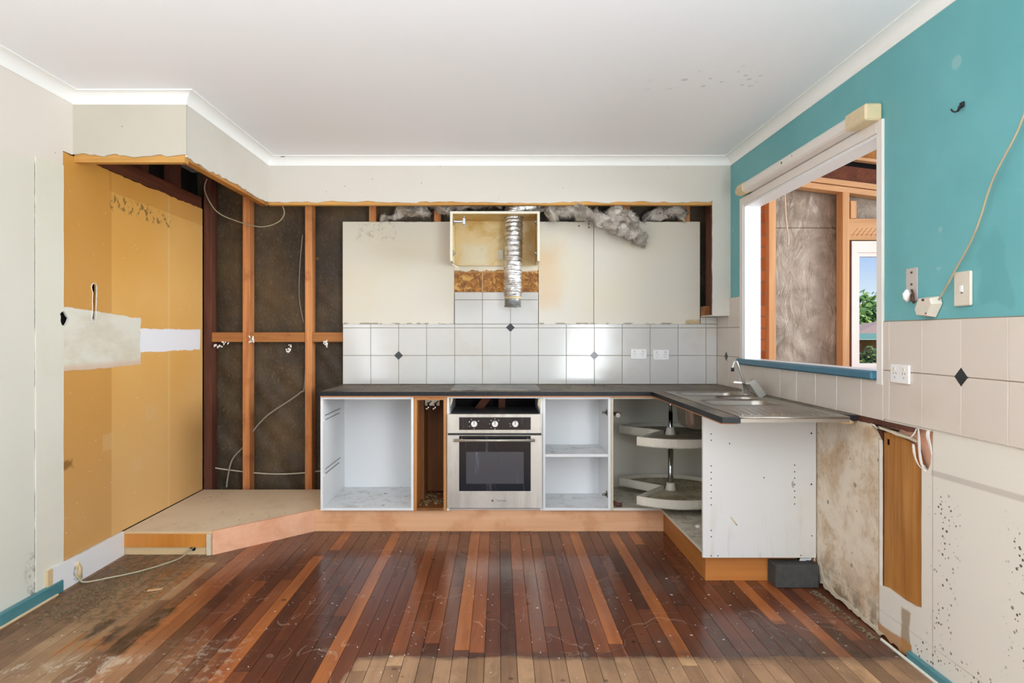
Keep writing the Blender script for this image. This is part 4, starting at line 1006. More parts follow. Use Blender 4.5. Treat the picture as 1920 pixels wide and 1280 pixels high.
obj('maker_mark', bm, 'ink', d, 'small dark maker lettering')
# shelf cabinet
t = thing('base_cabinet', 'white open base cabinet with one middle shelf right of the oven', 'cabinet', (.49, 4.3, z0))
x0, x1 = .2755, .699
carcass(t, x0, x1, YF, 4.40, z0, z1, 'white_board')
B('shelf', (x0+.0165, x1-.0165, YF+.012, 4.385, .474, .492), 'white_board', t, .001)
def hinge(t, x, z, s_, arm=True):
    bm = BM(); abox(bm, min(x, x+s_*.005), max(x, x+s_*.005), YF+.02, YF+.06, z-.018, z+.018, .002); cyl(bm, (x+s_*.006, YF+.035, z), (x+s_*.03, YF+.03, z), .008, 10)
    if arm: tube(bm, [(x+s_*.012, YF+.02, z-.002), (x+s_*.03, YF-.004, z+.002), (x+s_*.046, YF-.008, z)], [.012, .013, .006], 8); cyl(bm, (x+s_*.026, YF-.018, z-.006), (x+s_*.026, YF-.005, z-.006), .014, 12)
    obj('hinge', bm, 'hinge', t)
hinge(t, x1-.016, .75, -1, False); hinge(t, x1-.016, .235, -1, False)
# corner cabinet
t = thing('corner_cabinet', 'white L shaped corner cabinet under the sink with a drilled end panel facing the room', 'cabinet', (1.1, 3.9, z0))
B('side_panel', (.700, .716, YF, 4.585, z0, z1), 'edge_raw', t, .0008)
B('back_panel', (.7165, 1.555, 4.573, 4.585, z0+.016, z1), 'grimy_board', t)
B('side_panel', (1.553, 1.565, 3.245, 4.585, z0+.016, z1), 'grimy_board', t)
bm = BM(); plate(bm, [[(.7165, YF), (1.010, YF), (1.022, 3.187), (1.552, 3.187), (1.552, 4.572), (.7165, 4.572)]], 'XY', z0, z0+.016); obj('bottom_panel', bm, 'grimy_board', t, 'bottom panel thick with dirt')
B('top_rail', (.7165, 1.0, YF, YF+.016, z1-.014, z1), 'edge_raw', t); B('top_rail', (1.0, 1.016, 3.187, YF, z1-.014, z1), 'edge_raw', t)
bm = BM(); plate(bm, [rect(1.007, 1.566, .138, z1)], 'XZ', 3.17, 3.186)
F0 = lambda u, v: (XX(1300+u/3.367, 3.17), ZZ(760+v/3.367, 3.17))
holes = [(112, v) for v in (180, 219, 381, 422, 462, 503, 544, 584, 627, 788, 828, 948)]+[(639, v) for v in (376, 418, 458, 498, 540, 579, 621)]+[(745, 175), (745, 497), (748, 822), (680, 945), (155, 948), (229, 240), (446, 455)]
for (u, v) in holes:
    x, z = F0(u, v); r = .0032 if u != 745 else .0042; f = bm.faces.new([bm.verts.new((x+r*math.cos(2*PI*k/10), 3.1695, z+r*math.sin(2*PI*k/10))) for k in range(10)]); f.material_index = 1
a = F0(236, 704); b = F0(276, 756); tube(bm, [(a[0], 3.169, a[1]), (b[0], 3.169, b[1])], .0025, 5, 2)
obj('end_panel', bm, ['end_panel', 'hole', 'chip'], t, 'white drilled end panel')
hinge(t, .716, .745, 1)
bm = BM(); tube(bm, [(.718, YF+.03, .19), (.74, YF+.02, .175), (.77, YF+.01, .175)], [.01, .014, .012], 8); obj('hinge', bm, 'rust', t, 'rusty broken hinge near the bottom')
# carousel
t = thing('corner_carousel', 'two tier cream plastic carousel on a chrome post inside the corner cabinet', 'carousel', (1.11, 4.16, z0+.02))
cx, cy = 1.113, 4.16
bm = BM(); cyl(bm, (cx, cy, z0+.02), (cx, cy, .50), .017, 20); cyl(bm, (cx, cy, .50), (cx, cy, .74), .013, 20); cyl(bm, (cx, cy, .74), (cx, cy, .836), .011, 20); obj('post', bm, 'chrome', t, 'chrome post')
bm = BM(); cyl(bm, (cx, cy, .836), (cx, cy, .8455), .03, 16); obj('post_bracket', bm, 'tray', t)
def tray(zb):
    RT = .375; hgt = .055; a0, a1 = math.radians(-137), math.radians(140)
    arc = [(cx+RT*math.cos(a0+(a1-a0)*k/44), cy+RT*math.sin(a0+(a1-a0)*k/44)) for k in range(45)]
    vtx = (cx-.055, cy+.01)
    outl = arc+[vtx]
    bm = BM(); plate(bm, [outl], 'XY', zb, zb+.006)
    n = len(outl); inner = []
    ctr = Vector((cx+.05, cy, 0))
    for i, p in enumerate(outl):
        q = Vector((p[0], p[1], 0)); pa = Vector(outl[i-1]+(0,)); pb = Vector(outl[(i+1) % n]+(0,))
        e0 = (q-pa).normalized(); e1 = (pb-q).normalized(); n0 = Vector((-e0.y, e0.x, 0)); n1 = Vector((-e1.y, e1.x, 0)); m = n0+n1; m = m/max(.35, m.dot(n0)); inner.append((q+m*.009)[:2])
    for lo_, hi_ in ((zb, zb+hgt),):
        O0 = [bm.verts.new((*p, lo_)) for p in outl]; O1 = [bm.verts.new((*p, hi_)) for p in outl]; I1 = [bm.verts.new((*p, hi_)) for p in inner]; I0 = [bm.verts.new((*p, lo_+.006)) for p in inner]
        for i in range(n):
            j = (i+1) % n
            bm.faces.new((O0[i], O0[j], O1[j], O1[i])); bm.faces.new((O1[i], O1[j], I1[j], I1[i])); bm.faces.new((I1[i], I1[j], I0[j], I0[i]))
    tr = obj('tray', bm, 'tray', t)
    bm = BM(); plate(bm, [inner], 'XY', zb+.0065, zb+.02+.010); obj('tray_floor', bm, 'tray_dirt', tr, 'dirty tray floor')
    bm = BM(); tube(bm, [(cx, cy, zb+.03), (cx, cy, zb+.034), (cx, cy, zb+.075), (cx, cy, zb+.078)], [.034, .034, .025, .02], 24); obj('hub', bm, 'tray', tr)
tray(.206); tray(.565)
B('paint_chip', (1.105, 1.125, 3.60, 3.615, z0+.016, z0+.028), 'paper', label='small white chip on the dirty floor of the corner cabinet', cat='debris')
# kickboards
B('kickboard', (-1.160, 1.040, 4.052, 4.068, .0, .1405), 'kick', label='long wood veneer kickboard under the back run of cabinets', cat='kickboard', bev=.001)
B('kickboard', (1.041, 1.057, 3.262, 4.068, .0, .1405), 'kick_y', label='kickboard returning toward the room under the corner cabinet opening', cat='kickboard', bev=.001)
B('kickboard', (1.041, 1.50, 3.236, 3.252, .0, .137), 'kick_e', label='orange kickboard under the drilled white end panel', cat='kickboard', bev=.001)
t_ = B('loose_brick', (1.352, 1.564, 3.135, 3.232, .001, .112), 'darkbrick', label='charcoal brick standing on the floor against the orange end kickboard', cat='brick', bev=.004)
bm = BM(); plate(bm, [jag((1.498, .112), (1.566, .118), 6, .003, 71)+[(1.566, .138)]+jag((1.566, .138), (1.498, .136), 6, .002, 72)[1:]], 'XZ', 3.20, 3.203)
obj('torn_wall_lining', bm, 'paper', label='torn white lining piece above the charcoal brick', cat='torn lining')
bm = BM(); plate(bm, [jag((3.17, .135), (3.10, .02), 8, .005, 73)+jag((3.10, .02), (2.62, .004), 26, .006, 74)+jag((2.62, .016), (3.09, .045), 26, .006, 75)+jag((3.09, .05), (3.14, .14), 8, .005, 76)], 'YZ', XR-.003, XR-.0006)
obj('torn_wall_lining', bm, 'edge_raw', label='ragged pale lining edge along the foot of the stained right wall', cat='torn lining')
# sink
t = thing('kitchen_sink', 'stainless steel sink with three bowls and ridged drainer in the right bench', 'sink', (1.26, 3.4, ZT))
sx0, sx1, sy0, sy1 = 1.027, 1.499, 2.745, 3.985
bowls = [(1.075, 1.43, 3.70, 3.955, .05, .20), (1.215, 1.455, 3.485, 3.672, .07, .12), (1.070, 1.43, 3.195, 3.465, .07, .19)]
holes = [rrect(a, b, c, d, r) for a, b, c, d, r, dp in bowls]
bm = BM(); plate(bm, [rect(sx0, sx1, sy0, sy1)]+holes, 'XY', ZT-.002, ZT+.0025)
for k in range(12):
    x = 1.06+k*.034; tube(bm, [(x, 2.79, ZT+.0025), (x+.012, 2.92, ZT+.0035), (x+.035, 3.05, ZT+.0025)], .0028, 6)
tube(bm, [(sx0, sy0+.003, ZT-.004), (sx1, sy0+.003, ZT-.004)], .0065, 10)
abox(bm, sx0, sx1, sy0-.002, sy0+.002, ZB+.002, ZT)
obj('sink_top', bm, 'sink_steel', t)
for (a, b, c, d, r, dp), h in zip(bowls, holes):
    bm = BM(); cx_, cy_ = (a+b)/2, (c+d)/2; rings = []
    for zz, sc_ in ((ZT+.0035, 1.03), (ZT+.0035, 1.0), (ZT-.006, .985), (ZT-dp*.8, .93), (ZT-dp*.95, .85), (ZT-dp, .6)):
        rings.append([bm.verts.new((cx_+(u-cx_)*sc_, cy_+(v-cy_)*sc_, zz)) for u, v in h])
    for q, w_ in zip(rings, rings[1:]):
        for i in range(len(q)): bm.faces.new((q[i], q[(i+1) % len(q)], w_[(i+1) % len(q)], w_[i]))
    bm.faces.new(rings[-1])
    bw = obj('bowl', bm, 'sink_steel', t, smooth=True)
    bm = BM(); cyl(bm, (cx_, cy_, ZT-dp+.0005), (cx_, cy_, ZT-dp+.003), .03, 20); obj('drain', bm, 'chrome', bw)
# taps
t = thing('mixer_tap', 'chrome mixer tap with a chunky spout lying askew behind the sink bowls', 'tap', (1.46, 3.62, ZT))
bm = BM(); tube(bm, [(1.440, 3.74, ZT+.0025), (1.440, 3.74, ZT+.01), (1.440, 3.74, ZT+.012), (1.440, 3.74, ZT+.072)], [.030, .030, .022, .022], 20); obj('tap_body', bm, 'dull_chrome', t)
bm = BM(); M1 = Matrix.Translation((1.49, 3.56, .918)) @ Matrix.Rotation(math.radians(37), 4, 'Y')
abox(bm, -.024, .024, -.03, .03, -.056, .056, .005, mat=Matrix.Translation((1.452, 3.63, .932)) @ Matrix.Rotation(math.radians(-36), 4, 'Y')); obj('spout', bm, 'dull_chrome', t)
bm = BM(); plate(bm, [[(-.07, 0), (-.06, .022), (.0, .026), (.04, .02), (.05, 0), (.04, -.02), (.0, -.026), (-.06, -.018)]], 'XY', 0, .009)
bmesh.ops.transform(bm, matrix=Matrix.Translation((1.418, 3.73, .956)) @ Matrix.Rotation(math.radians(4), 4, 'Y'), verts=bm.verts); obj('lever', bm, 'dull_chrome', t)
bm = BM()
for k in range(3): tube(bm, [(1.478+k*.006, 3.61+.012*k, .892), (1.486+k*.006, 3.60+.012*k, ZT+.001)], .0035, 6)
obj('spout_prongs', bm, 'black', t)
t = thing('filter_tap', 'slim chrome water filter spout standing in the bench corner by the window', 'tap', (1.44, 3.84, ZT))
bm = BM(); tube(bm, spline([(1.452, 3.80, ZT), (1.448, 3.80, .96), (1.436, 3.80, 1.0), (1.414, 3.80, 1.062), (1.405, 3.80, 1.08), (1.394, 3.80, 1.078), (1.385, 3.80, 1.052), (1.383, 3.80, 1.04)], 7), .0062, 12); obj('spout', bm, 'dull_chrome', t)
bm = BM(); cyl(bm, (1.383, 3.80, 1.022), (1.384, 3.80, 1.044), .0095, 12); obj('spout_tip', bm, 'black', t, 'black spout tip')
bm = BM(); cyl(bm, (1.452, 3.80, ZT+.0026), (1.452, 3.80, ZT+.02), .014, 14); obj('tap_base', bm, 'dull_chrome', t)

# ================================================================ POWER POINTS, SWITCHES AND OTHER FITTINGS
def gpo(label, M4, name='power_point'):
    """built lying in its own XZ plane facing -Y, then set against its wall"""
    bm = BM(); abox(bm, -.057, .057, -.009, 0, -.036, .036, .002, mat=M4); o = obj(name, bm, 'white_plastic', label=label, cat='power outlet', group='double power points on the tiles')
    for s_ in (-1, 1):
        bm = BM(); abox(bm, s_*.030-.006, s_*.030+.006, -.012, -.0088, .012, .026, .0008, mat=M4); obj('rocker_switch', bm, 'aged_plastic', o)
        bm = BM()
        for dx, dz, rt in ((-.008, .002, 30), (.008, .002, -30), (0, -.014, 0)):
            abox(bm, -.0012, .0012, -.0094, -.0088, -.004, .004, mat=M4 @ Matrix.Translation((s_*.028+dx, 0, dz)) @ Matrix.Rotation(math.radians(rt), 4, 'Y'))
        obj('socket_slots', bm, 'ink', o)
gpo('left of the two white double power points on the white tiles', Matrix.Translation((XX(1197, 4.6), 4.5978, ZZ(663.5, 4.6))))
gpo('right of the two white double power points on the white tiles', Matrix.Translation((XX(1239, 4.6), 4.5978, ZZ(665, 4.6))))
RW = lambda y, z, x=1.57: Matrix.Translation((x, y, z)) @ Matrix.Rotation(-PI/2, 4, 'Z')
gpo('white double power point on the beige tiles right of the window', RW(2.492, ZZ(701, 2.49), 1.5618))
y_s = 1.57*FPX/(1808-CX); t = B('light_switch', (0, .001, 0, .001, 0, .001), 'aged_plastic') if False else None
bm = BM(); abox(bm, -.039, .039, -.010, 0, -.058, .058, .003, mat=RW(2.164, ZZ(541, 2.164), 1.5695)); t = obj('light_switch', bm, 'aged_plastic', label='tall cream light switch plate on the teal wall', cat='light switch')
bm = BM(); abox(bm, -.006, .006, -.014, -.0095, -.011, .011, .001, mat=RW(2.164, ZZ(541, 2.164), 1.5695)); obj('toggle', bm, 'white_plastic', t)
bm = BM(); abox(bm, -.005, .005, -.0102, -.0098, -.016, -.013, mat=RW(2.164, ZZ(541, 2.164), 1.5695)); abox(bm, -.009, -.007, -.0102, -.0098, -.012, .012, mat=RW(2.164, ZZ(541, 2.164), 1.5695)); obj('toggle_outline', bm, 'ink', t)
t = thing('mounting_plate', 'bare grey mounting plate with loose wires on the teal wall beside the window', 'wall plate', (1.565, 2.45, 1.37))
yy = 2.437
bm = BM(); abox(bm, -.033, .033, -.004, 0, -.062, .062, .001, mat=RW(yy, ZZ(533, yy), 1.5695))
for dz in (.045, .0, -.045): abox(bm, -.006, .006, -.0048, -.004, dz-.004, dz+.004, mi=1, mat=RW(yy, ZZ(533, yy), 1.5695))
obj('back_plate', bm, [plain('dusty_grey_plate', 'cdc4be', .5, var=.25, vs=60), 'ink'], t)
bm = BM(); tube(bm, [(1.545, 2.43, ZZ(543, 2.43)), (1.543, 2.43, ZZ(551, 2.43)), (1.543, 2.432, ZZ(560, 2.43)), (1.548, 2.434, ZZ(566, 2.43))], [.006, .015, .011, .004], 8)
obj('white_connector', bm, 'paper', t, 'white taped connector')
bm = BM(); tube(bm, spline([(1.555, 2.42, ZZ(543, 2.42)), (1.548, 2.40, ZZ(552, 2.4)), (1.546, 2.395, ZZ(560, 2.4)), (1.54, 2.385, ZZ(568, 2.39))], 5), .004, 6); tube(bm, spline([(1.55, 2.415, ZZ(552, 2.42)), (1.54, 2.40, ZZ(562, 2.4)), (1.54, 2.375, ZZ(566, 2.38))], 5), .003, 6)
obj('loose_wires', bm, 'rust', t)
# hexagonal junction box
bm = BM(); cyj, czj = 2.325, ZZ(574, 2.32)
hexa = [(-.052, -.010), (-.040, -.036), (.022, -.040), (.056, .008), (.046, .034), (-.026, .036)]
A = [bm.verts.new((1.567, cyj-u, czj+v)) for u, v in hexa]; Bv = [bm.verts.new((1.535, cyj-u*.82+.004, czj+v*.82)) for u, v in hexa]
bm.faces.new(A); bm.faces.new(Bv)
for i in range(6): bm.faces.new((A[i], A[(i+1) % 6], Bv[(i+1) % 6], Bv[i]))
t = obj('junction_box', bm, 'aged_plastic', label='white junction box hanging on the teal wall below the mounting plate', cat='junction box')
bm = BM(); abox(bm, 1.534, 1.5352, cyj-.006, cyj+.006, czj+.019, czj+.027); abox(bm, 1.534, 1.5352, cyj-.02, cyj-.012, czj-.028, czj-.024); obj('cable_knockout', bm, 'rust', t)
cp = [(1768-8, 562), (1772, 540), (1790, 505), (1812, 466), (1829, 430), (1842, 395), (1852, 365), (1866, 330), (1884, 295), (1905, 255), (1925, 205), (1960, 120)]
pts = []
for i, (px, py) in enumerate(cp):
    xx = 1.545+min(.0, 0)+(.0 if i else -.0); D = xx*FPX/(px-CX); pts.append((xx+.003*math.sin(i*.6), D, ZZ(py, D)))
cable('surface_cable', pts, .0036, 'cable_old', 'old beige cable running diagonally up the teal wall from the junction box')
t = thing('wall_hook', 'small black double hook high on the teal wall', 'hook', (1.565, 2.175, 1.99))
D = 1.565*FPX/(1803-CX); zh = ZZ(199, D)
bm = BM(); abox(bm, 1.563, 1.5698, D-.009, D+.009, zh-.004, zh+.014, .001); tube(bm, spline([(1.565, D, zh+.008), (1.56, D, zh-.006), (1.548, D+.002, zh-.018), (1.54, D+.008, zh-.014), (1.538, D+.012, zh-.006)], 5), .003, 7)
tube(bm, spline([(1.56, D, zh-.006), (1.55, D-.004, zh-.018), (1.546, D-.012, zh-.012), (1.546, D-.014, zh-.004)], 5), .003, 7); obj('hook', bm, 'black', t)
# fluorescent batten over the window
t = thing('fluorescent_batten', 'long white fluorescent light batten with yellowed end caps above the window', 'light fitting', (1.54, 3.3, 2.12))
ya, yb = 2.785, 3.965
bm = BM(); sec = [(1.569, 2.118), (1.515, 2.122), (1.505, 2.13), (1.505, 2.165), (1.515, 2.178), (1.569, 2.182)]
plate(bm, [sec], 'XZ', ya, yb); obj('casing', bm, 'frame_white', t)
bm = BM(); tube(bm, [(1.533, yb-.002, 2.15), (1.533, yb+.004, 2.15), (1.533, yb+.10, 2.15), (1.533, yb+.135, 2.15), (1.533, yb+.145, 2.15)], [.035, .036, .035, .026, .010], 22); 
for k in range(8): a = 2*PI*k/8; abox(bm, -.002, .002, yb, yb+.10, .030, .0375, mat=Matrix.Translation((1.533, 0, 2.15)) @ Matrix.Rotation(a, 4, 'Y'))
obj('end_cap', bm, 'yellow_plastic', t, 'round yellowed end cap')
bm = BM(); abox(bm, 1.498, 1.569, ya-.16, ya, 2.114, 2.184, .007); obj('end_cap', bm, 'yellow_plastic', t, 'square yellowed end cap')
for (yy, zz, r) in ((3.42, 2.152, .007), (3.30, 2.156, .003)):
    bm = BM(); cyl(bm, (1.5035, yy, zz), (1.506, yy, zz), r, 10); obj('screw_hole', bm, 'ink', t)

# ================================================================ DAMAGE ON THE LOWER RIGHT WALL
bm = BM()
o = jag((2.638, .208), (2.638, .835), 8, .001, 51)+[(2.638, .835), (2.60, .842), (2.52, .832), (2.46, .822), (2.425, .812)]+jag((2.42, .80), (2.385, .745), 6, .002, 52)+[(2.372, .72), (2.372, .21)]
sq = rect(2.602, 2.622, .788, .812)
plate(bm, [[(y, z) for y, z in o], sq], 'YZ', XR+.0125, XR+.017); t = obj('exposed_hardboard', bm, 'hardboard', label='tall strip of bare brown hardboard where lining is missing on the right wall', cat='wall panel')
bm = BM(); abox(bm, XR+.03, XR+.034, 2.59, 2.70, .77, .83); obj('square_hole_backing', bm, 'hole', t)
bm = BM(); abox(bm, 1.598, 1.606, 2.32, 2.56, .66, .90); abox(bm, 1.594, 1.598, 2.32, 2.56, .845, .852); obj('cladding_board', bm, 'pink', label='pinkish boards showing inside the torn hole under the beige tiles', cat='board')
def ribbon(label, pts, wd, tw, mat='paper', name='torn_lining_strip'):
    """curled strip of lining: a band with real thickness following pts, its width turning by tw"""
    P = spline(pts, 8); n = len(P); bm = BM(); rows = []
    for i, p in enumerate(P):
        f = i/(n-1); k = wd*(.35+.65*math.sin(PI*min(1, .15+f*.8)))*(1+.25*mnoise.noise(Vector((i*.6, wd*99, 0)))); a = tw[0]+(tw[1]-tw[0])*f
        u = Vector((math.sin(a), math.cos(a), 0)); m = Vector((u.y, -u.x, 0))*.0008
        rows.append([bm.verts.new(p-u*k+m), bm.verts.new(p+u*k+m), bm.verts.new(p+u*k-m), bm.verts.new(p-u*k-m)])
    for a, b in zip(rows, rows[1:]):
        for k in range(4): bm.faces.new((a[k], a[(k+1) % 4], b[(k+1) % 4], b[k]))
    bm.faces.new(rows[0]); bm.faces.new(rows[-1]); return obj(name, bm, mat, label=label, cat='torn lining')
ribbon('curled strip of torn white lining on the left edge of the torn hole', [(1.568, 2.43, .822), (1.562, 2.418, .80), (1.562, 2.410, .775), (1.562, 2.39, .75), (1.564, 2.355, .733)], .008, (0, .4))
ribbon('curled strip of torn white lining crossing the torn hole', [(1.572, 2.408, .884), (1.568, 2.398, .85), (1.564, 2.388, .80), (1.562, 2.372, .755), (1.564, 2.352, .736)], .0085, (.3, .0))
ribbon('white torn lining scrap at the top right of the torn hole', [(1.568, 2.345, .886), (1.562, 2.340, .866), (1.562, 2.330, .84), (1.566, 2.324, .80)], .010, (0, .3))
ribbon('thin curl of white lining looping left from the top of the torn hole', [(1.568, 2.412, .882), (1.566, 2.425, .86), (1.566, 2.445, .845), (1.567, 2.475, .838)], .003, (0, 0))
ribbon('bright white scrap of lining under the tiles beside the bare hardboard', [(1.567, 2.69, .862), (1.563, 2.675, .858), (1.566, 2.655, .848)], .012, (0, .2))
bm = BM(); o_ = jag((2.42, .832), (2.66, .848), 12, .003, 61)+[(2.66, .858)]+jag((2.66, .860), (2.43, .842), 10, .002, 62)[1:]
plate(bm, [o_], 'YZ', XR-.001, XR+.012); obj('torn_lining_edge', bm, 'edge_raw', label='ragged pale lining edge above the bare brown hardboard', cat='torn lining')
bm = BM(); o_ = jag((2.42, .868), (2.84, .862), 18, .004, 55)+[(2.84, .885), (2.42, .885)]
plate(bm, [o_], 'YZ', XR-.003, XR-.0005); obj('adhesive_line', bm, 'dark_stud', label='dark broken adhesive line under the beige tiles beyond the sink end', cat='adhesive')
bm = BM(); o_ = jag((2.70, .845), (2.83, .845), 10, .004, 56)+[(2.83, .866), (2.70, .864)]
plate(bm, [o_], 'YZ', XR-.002, XR-.0003); obj('filler_patch', bm, 'edge_raw', label='ragged off white filler patch under the dark adhesive line at the sink end', cat='filler')

# ================================================================ VERANDAH BEYOND THE WINDOW
YV = 4.70
bm = BM(); plate(bm, [rect(1.66, 5.5, 1.0, 4.78)], 'XY', -.03, 0); struct('floor', bm, 'deck')
bm = BM(); plate(bm, [rect(1.60, 1.985, 0, 2.9)], 'XZ', YV+.07, YV+.10); struct('wall_verandah_brick', bm, 'brick')
def slopez(x, z): return z-.125*(x-2.3)
bm = BM()
g = wrapgrid(1.985, 2.575, .1, 2.42, YV+.112, 40, 110, .022, 5)
obj('foil_wrap', g, 'foilwrap', smooth=True, label='crinkled silvery brown building wrap on the verandah wall between its studs', cat='building wrap')
g = wrapgrid(2.60, 3.6, 1.96, 2.42, YV+.112, 40, 30, .022, 6)
obj('foil_wrap', g, 'foilwrap', smooth=True, label='small piece of silvery building wrap above the verandah window lintel', cat='building wrap')
for a, b, zt, lb, m in ((1.977, 2.028, 2.41, 'orange timber stud beside the bricks of the verandah wall', 'veranda_wood_z'), (2.516, 2.566, 2.30, 'timber stud beside the verandah window', 'veranda_wood_z'), (2.576, 2.618, 2.28, 'short pale cripple stud above the verandah lintel', 'veranda_wood_z')):
    z0_ = 0 if 'cripple' not in lb else 2.092
    B('verandah_stud', (a, b, YV, YV+.09, z0_, zt if 'cripple' not in lb else 2.22), m, label=lb, cat='stud', bev=.002)
def sloped(name, x0, x1, za, th, y0, y1, m, lb, cat):
    bm = BM(); vs = []
    for x in (x0, x1):
        for y in (y0, y1):
            for dz in (0, th): vs.append(bm.verts.new((x, y, slopez(x, za)+dz)))
    for f in ((0, 1, 3, 2), (4, 6, 7, 5), (0, 4, 5, 1), (2, 3, 7, 6), (0, 2, 6, 4), (1, 5, 7, 3)): bm.faces.new([vs[i] for i in f])
    return obj(name, bm, m, label=lb, cat=cat)
sloped('verandah_top_plate', 1.70, 5.4, 2.356, .038, YV-.012, YV+.09, 'veranda_wood_x', 'upper sloping pine top plate of the verandah wall', 'beam')
sloped('verandah_top_plate', 1.70, 5.4, 2.310, .040, YV-.002, YV+.09, 'veranda_wood_x', 'lower sloping pine top plate of the verandah wall', 'beam')
sloped('verandah_gable_board', 1.6, 5.4, 2.396, .115, YV+.02, YV+.05, 'dark_beam', 'dark brown board above the sloping pine plates of the verandah', 'board')
sloped('verandah_gable_board', 1.6, 5.4, 2.575, .35, YV+.03, YV+.05, 'hardboard', 'brown boards at the very top of the verandah wall', 'board')
sloped('verandah_batten', 1.6, 5.4, 2.552, .022, YV-.02, YV+.03, 'veranda_wood_x', 'thin pale roof batten high on the verandah wall', 'batten')
sloped('verandah_roof_gap', 1.6, 5.4, 2.50, .08, YV+.07, YV+.08, 'hole', 'black strip painted as the shaded gap between boards high on the verandah wall', 'gap')
bm = BM(); plate(bm, [rect(2.568, 3.7, 1.935, 2.09)], 'XZ', YV+.01, YV+.08)
for k in range(14):
    x = 2.59+k*.034; tube(bm, [(x, YV+.010, 1.965), (x+.045, YV+.010, 2.02)], .004, 5)
obj('verandah_lintel', bm, 'veranda_wood_x', label='pine lintel with diagonal ridges above the verandah window', cat='lintel')
# verandah window
bm = BM(); plate(bm, [rect(2.583, 3.45, .9, 1.925), rect(2.625, 3.40, 1.0, 1.842)], 'XZ', YV, YV+.09)
wv = struct('window_2', bm, 'frame_white')
bm = BM(); plate(bm, [rect(2.625, 3.40, 1.0, 1.842), rect(2.655, 3.37, 1.03, 1.815)], 'XZ', YV+.03, YV+.06); struct('window_sash', bm, 'frame_white', wv)
bm = BM(); abox(bm, 2.650, 3.375, YV+.043, YV+.047, 1.025, 1.82); struct('pane', bm, 'glass', wv)
bm = BM(); abox(bm, 2.571, 2.583, YV+.005, YV+.02, .9, 1.925); struct('window_gap', bm, 'dark_stud', wv)
bm = BM(); plate(bm, [[(1.60, 0), (5.4, 0), (5.4, 2.0), (3.45, 2.24), (3.45, .9), (2.583, .9), (2.583, 1.925), (3.45, 1.925), (3.45, 2.25), (1.6, 2.45)]], 'XZ', YV+.14, YV+.15); struct('wall_verandah', bm, 'dark')
bm = BM(); plate(bm, [rect(1.67, 5.6, .6, 4.9)], 'XY', 2.93, 2.95); struct('ceiling_verandah', bm, 'dark_beam')  # verandah roof; its unseen front part is extended to block the sun
bm = BM(); tube(bm, spline([(2.085, 4.689, 2.36), (2.087, 4.682, 2.2), (2.095, 4.68, 2.05), (2.11, 4.68, 1.95), (2.107, 4.68, 1.89)], 6), .006, 7); obj('hanging_cord', bm, 'cable', label='cream cord hanging down in front of the silvery wrap on the verandah', cat='cord')
# outdoors
bm = BM(); plate(bm, [rect(-30, 70, 5.2, 90)], 'XY', -1.7, -1.6); struct('ground', bm, 'ground')
def foliage(bm, c, rad, n, seed, s0=.05):
    R = random.Random(seed)
    for k in range(n):
        d = Vector((R.gauss(0, 1), R.gauss(0, 1), R.gauss(0, 1))).normalized(); lump = .78+.3*mnoise.noise(d*2.3+Vector((seed, 0, 0)))
        p = Vector(c)+Vector((d.x*rad[0], d.y*rad[1], d.z*rad[2]))*lump*R.uniform(.6, 1.08)
        u = Vector((R.uniform(-1, 1), R.uniform(-1, 1), R.uniform(-1, 1))).normalized(); v = u.orthogonal().normalized(); L = s0*R.uniform(.6, 1.4)
        bm.faces.new([bm.verts.new(p-u*L), bm.verts.new(p+v*L*.5), bm.verts.new(p+u*L), bm.verts.new(p-v*L*.5)])
t = thing('tree', 'light green leafy tree behind the neighbouring roof, seen through the verandah window', 'tree', (13.6, 22, -1.6))
bm = BM(); foliage(bm, (13.3, 22, 1.05), (2.3, 1.9, 1.95), 9000, 3, .12); obj('crown', bm, 'leaf', t, normals=False)
bm = BM(); tube(bm, [(13.6, 22, -1.6), (13.7, 22, .2), (13.7, 22, 1.2)], [.2, .14, .05], 8); obj('trunk', bm, 'bark', t)
t = thing('shrub', 'dark shrub below the neighbouring eave, seen through the verandah window', 'shrub', (7.7, 13.2, -1.6))
bm = BM(); foliage(bm, (7.5, 13.1, .3), (.75, .6, .72), 3500, 5, .06); obj('crown', bm, 'leaf_dark', t, normals=False)
bm = BM(); tube(bm, [(7.6, 13.2, -1.6), (7.5, 13.1, .4)], [.08, .03], 7); obj('stem', bm, 'bark', t)
t = thing('neighbour_house', 'neighbouring brick house with terracotta roof and pale teal fascia', 'house', (12, 18, -1.6))
B('wall', (9.46, 16.0, 16.3, 19.0, -1.6, 1.15), 'brick', t)
B('fascia', (8.90, 16.3, 15.98, 16.04, 1.15, 1.30), 'fascia', t)
bm = BM(); vs = [bm.verts.new(v) for v in ((8.9, 15.98, 1.30), (16.3, 15.98, 1.30), (16.3, 19.4, 1.30), (8.9, 19.4, 1.30), (10.6, 17.7, 1.66), (14.6, 17.7, 1.66))]
for f in ((0, 1, 5, 4), (1, 2, 5), (2, 3, 4, 5), (3, 0, 4), (0, 3, 2, 1)): bm.faces.new([vs[i] for i in f])
obj('roof', bm, 'roof_tile', t)
bm = BM(); plate(bm, [rect(8.9, 9.45, 15.98, 19.3)], 'XY', 1.14, 1.15); obj('eave_soffit', bm, 'white_board', t)

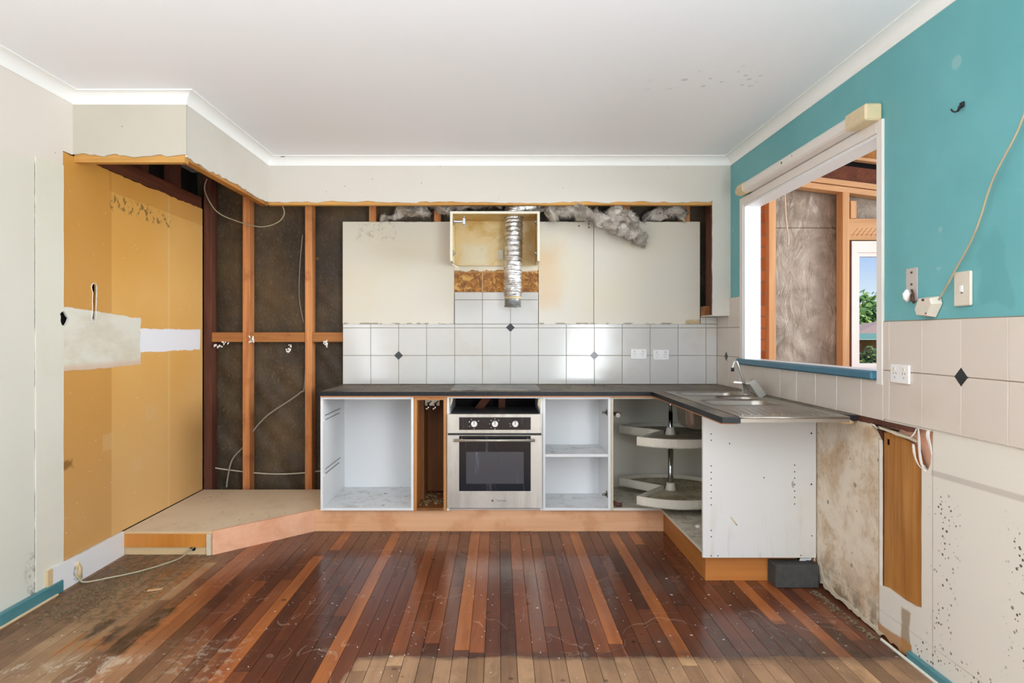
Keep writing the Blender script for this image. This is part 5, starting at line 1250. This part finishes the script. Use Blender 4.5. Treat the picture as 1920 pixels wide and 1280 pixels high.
# ================================================================ DEBRIS ON THE FLOOR
def scatter(seed, n, fx, fy, s0, s1, name, label, mat='crumb'):
    R = random.Random(seed); bm = BM()
    for k in range(n):
        x, y = fx(R), fy(R); s_ = R.uniform(s0, s1)
        abox(bm, -s_, s_, -s_*.7, s_*.7, 0, s_*.8, mat=Matrix.Translation((x, y, .0006)) @ Matrix.Rotation(R.uniform(0, PI), 4, 'Z'))
    return obj(name, bm, mat, label=label, cat='debris', kind='stuff')
scatter(1, 620, lambda r: max(-2.08, -2.02+abs(r.gauss(0, .16))), lambda r: min(3.59, r.gauss(3.1, .22)), .0014, .0055, 'dirt_crumbs', 'crumbs of dirt on the floor along the left wall below the ochre lining')
scatter(2, 160, lambda r: r.uniform(-1.4, 1.0), lambda r: 4.045-abs(r.gauss(0, .04)), .001, .003, 'dust_crumbs', 'fine crumbs on the floorboards along the long kickboard')
scatter(3, 130, lambda r: r.uniform(-1.2, 1.5), lambda r: r.uniform(2.3, 3.1), .0008, .0024, 'dust_flecks', 'pale flecks scattered over the middle floorboards', 'white_print')
scatter(4, 150, lambda r: 1.535-abs(r.gauss(0, .02)), lambda r: r.uniform(2.6, 3.1), .0015, .005, 'wall_crumbs', 'crumbled wall lining along the foot of the right wall')
bm = BM(); plate(bm, [[(-.035, -.006), (.03, -.012), (.036, .004), (-.03, .010)]], 'XY', 0, .004)
bmesh.ops.transform(bm, matrix=Matrix.Translation((-1.665, 3.115, .001)) @ Matrix.Rotation(.5, 4, 'Z'), verts=bm.verts); obj('wood_chip', bm, 'veranda_wood_x', label='pale wood chip lying on the grey boards before the pantry platform', cat='wood chip')
R = random.Random(77); bm = BM()
for k in range(130):
    x = R.uniform(-1.05, .9); y = 4.59-abs(R.gauss(0, .16)); s_ = R.uniform(.001, .004)
    if -.31 < x < .27: continue
    abox(bm, x-s_, x+s_, y-s_, y+s_, ZT+.0003, ZT+s_)
obj('bench_grit', bm, 'crumb', label='grit and crumbs along the back of the black worktop', cat='debris', kind='stuff')
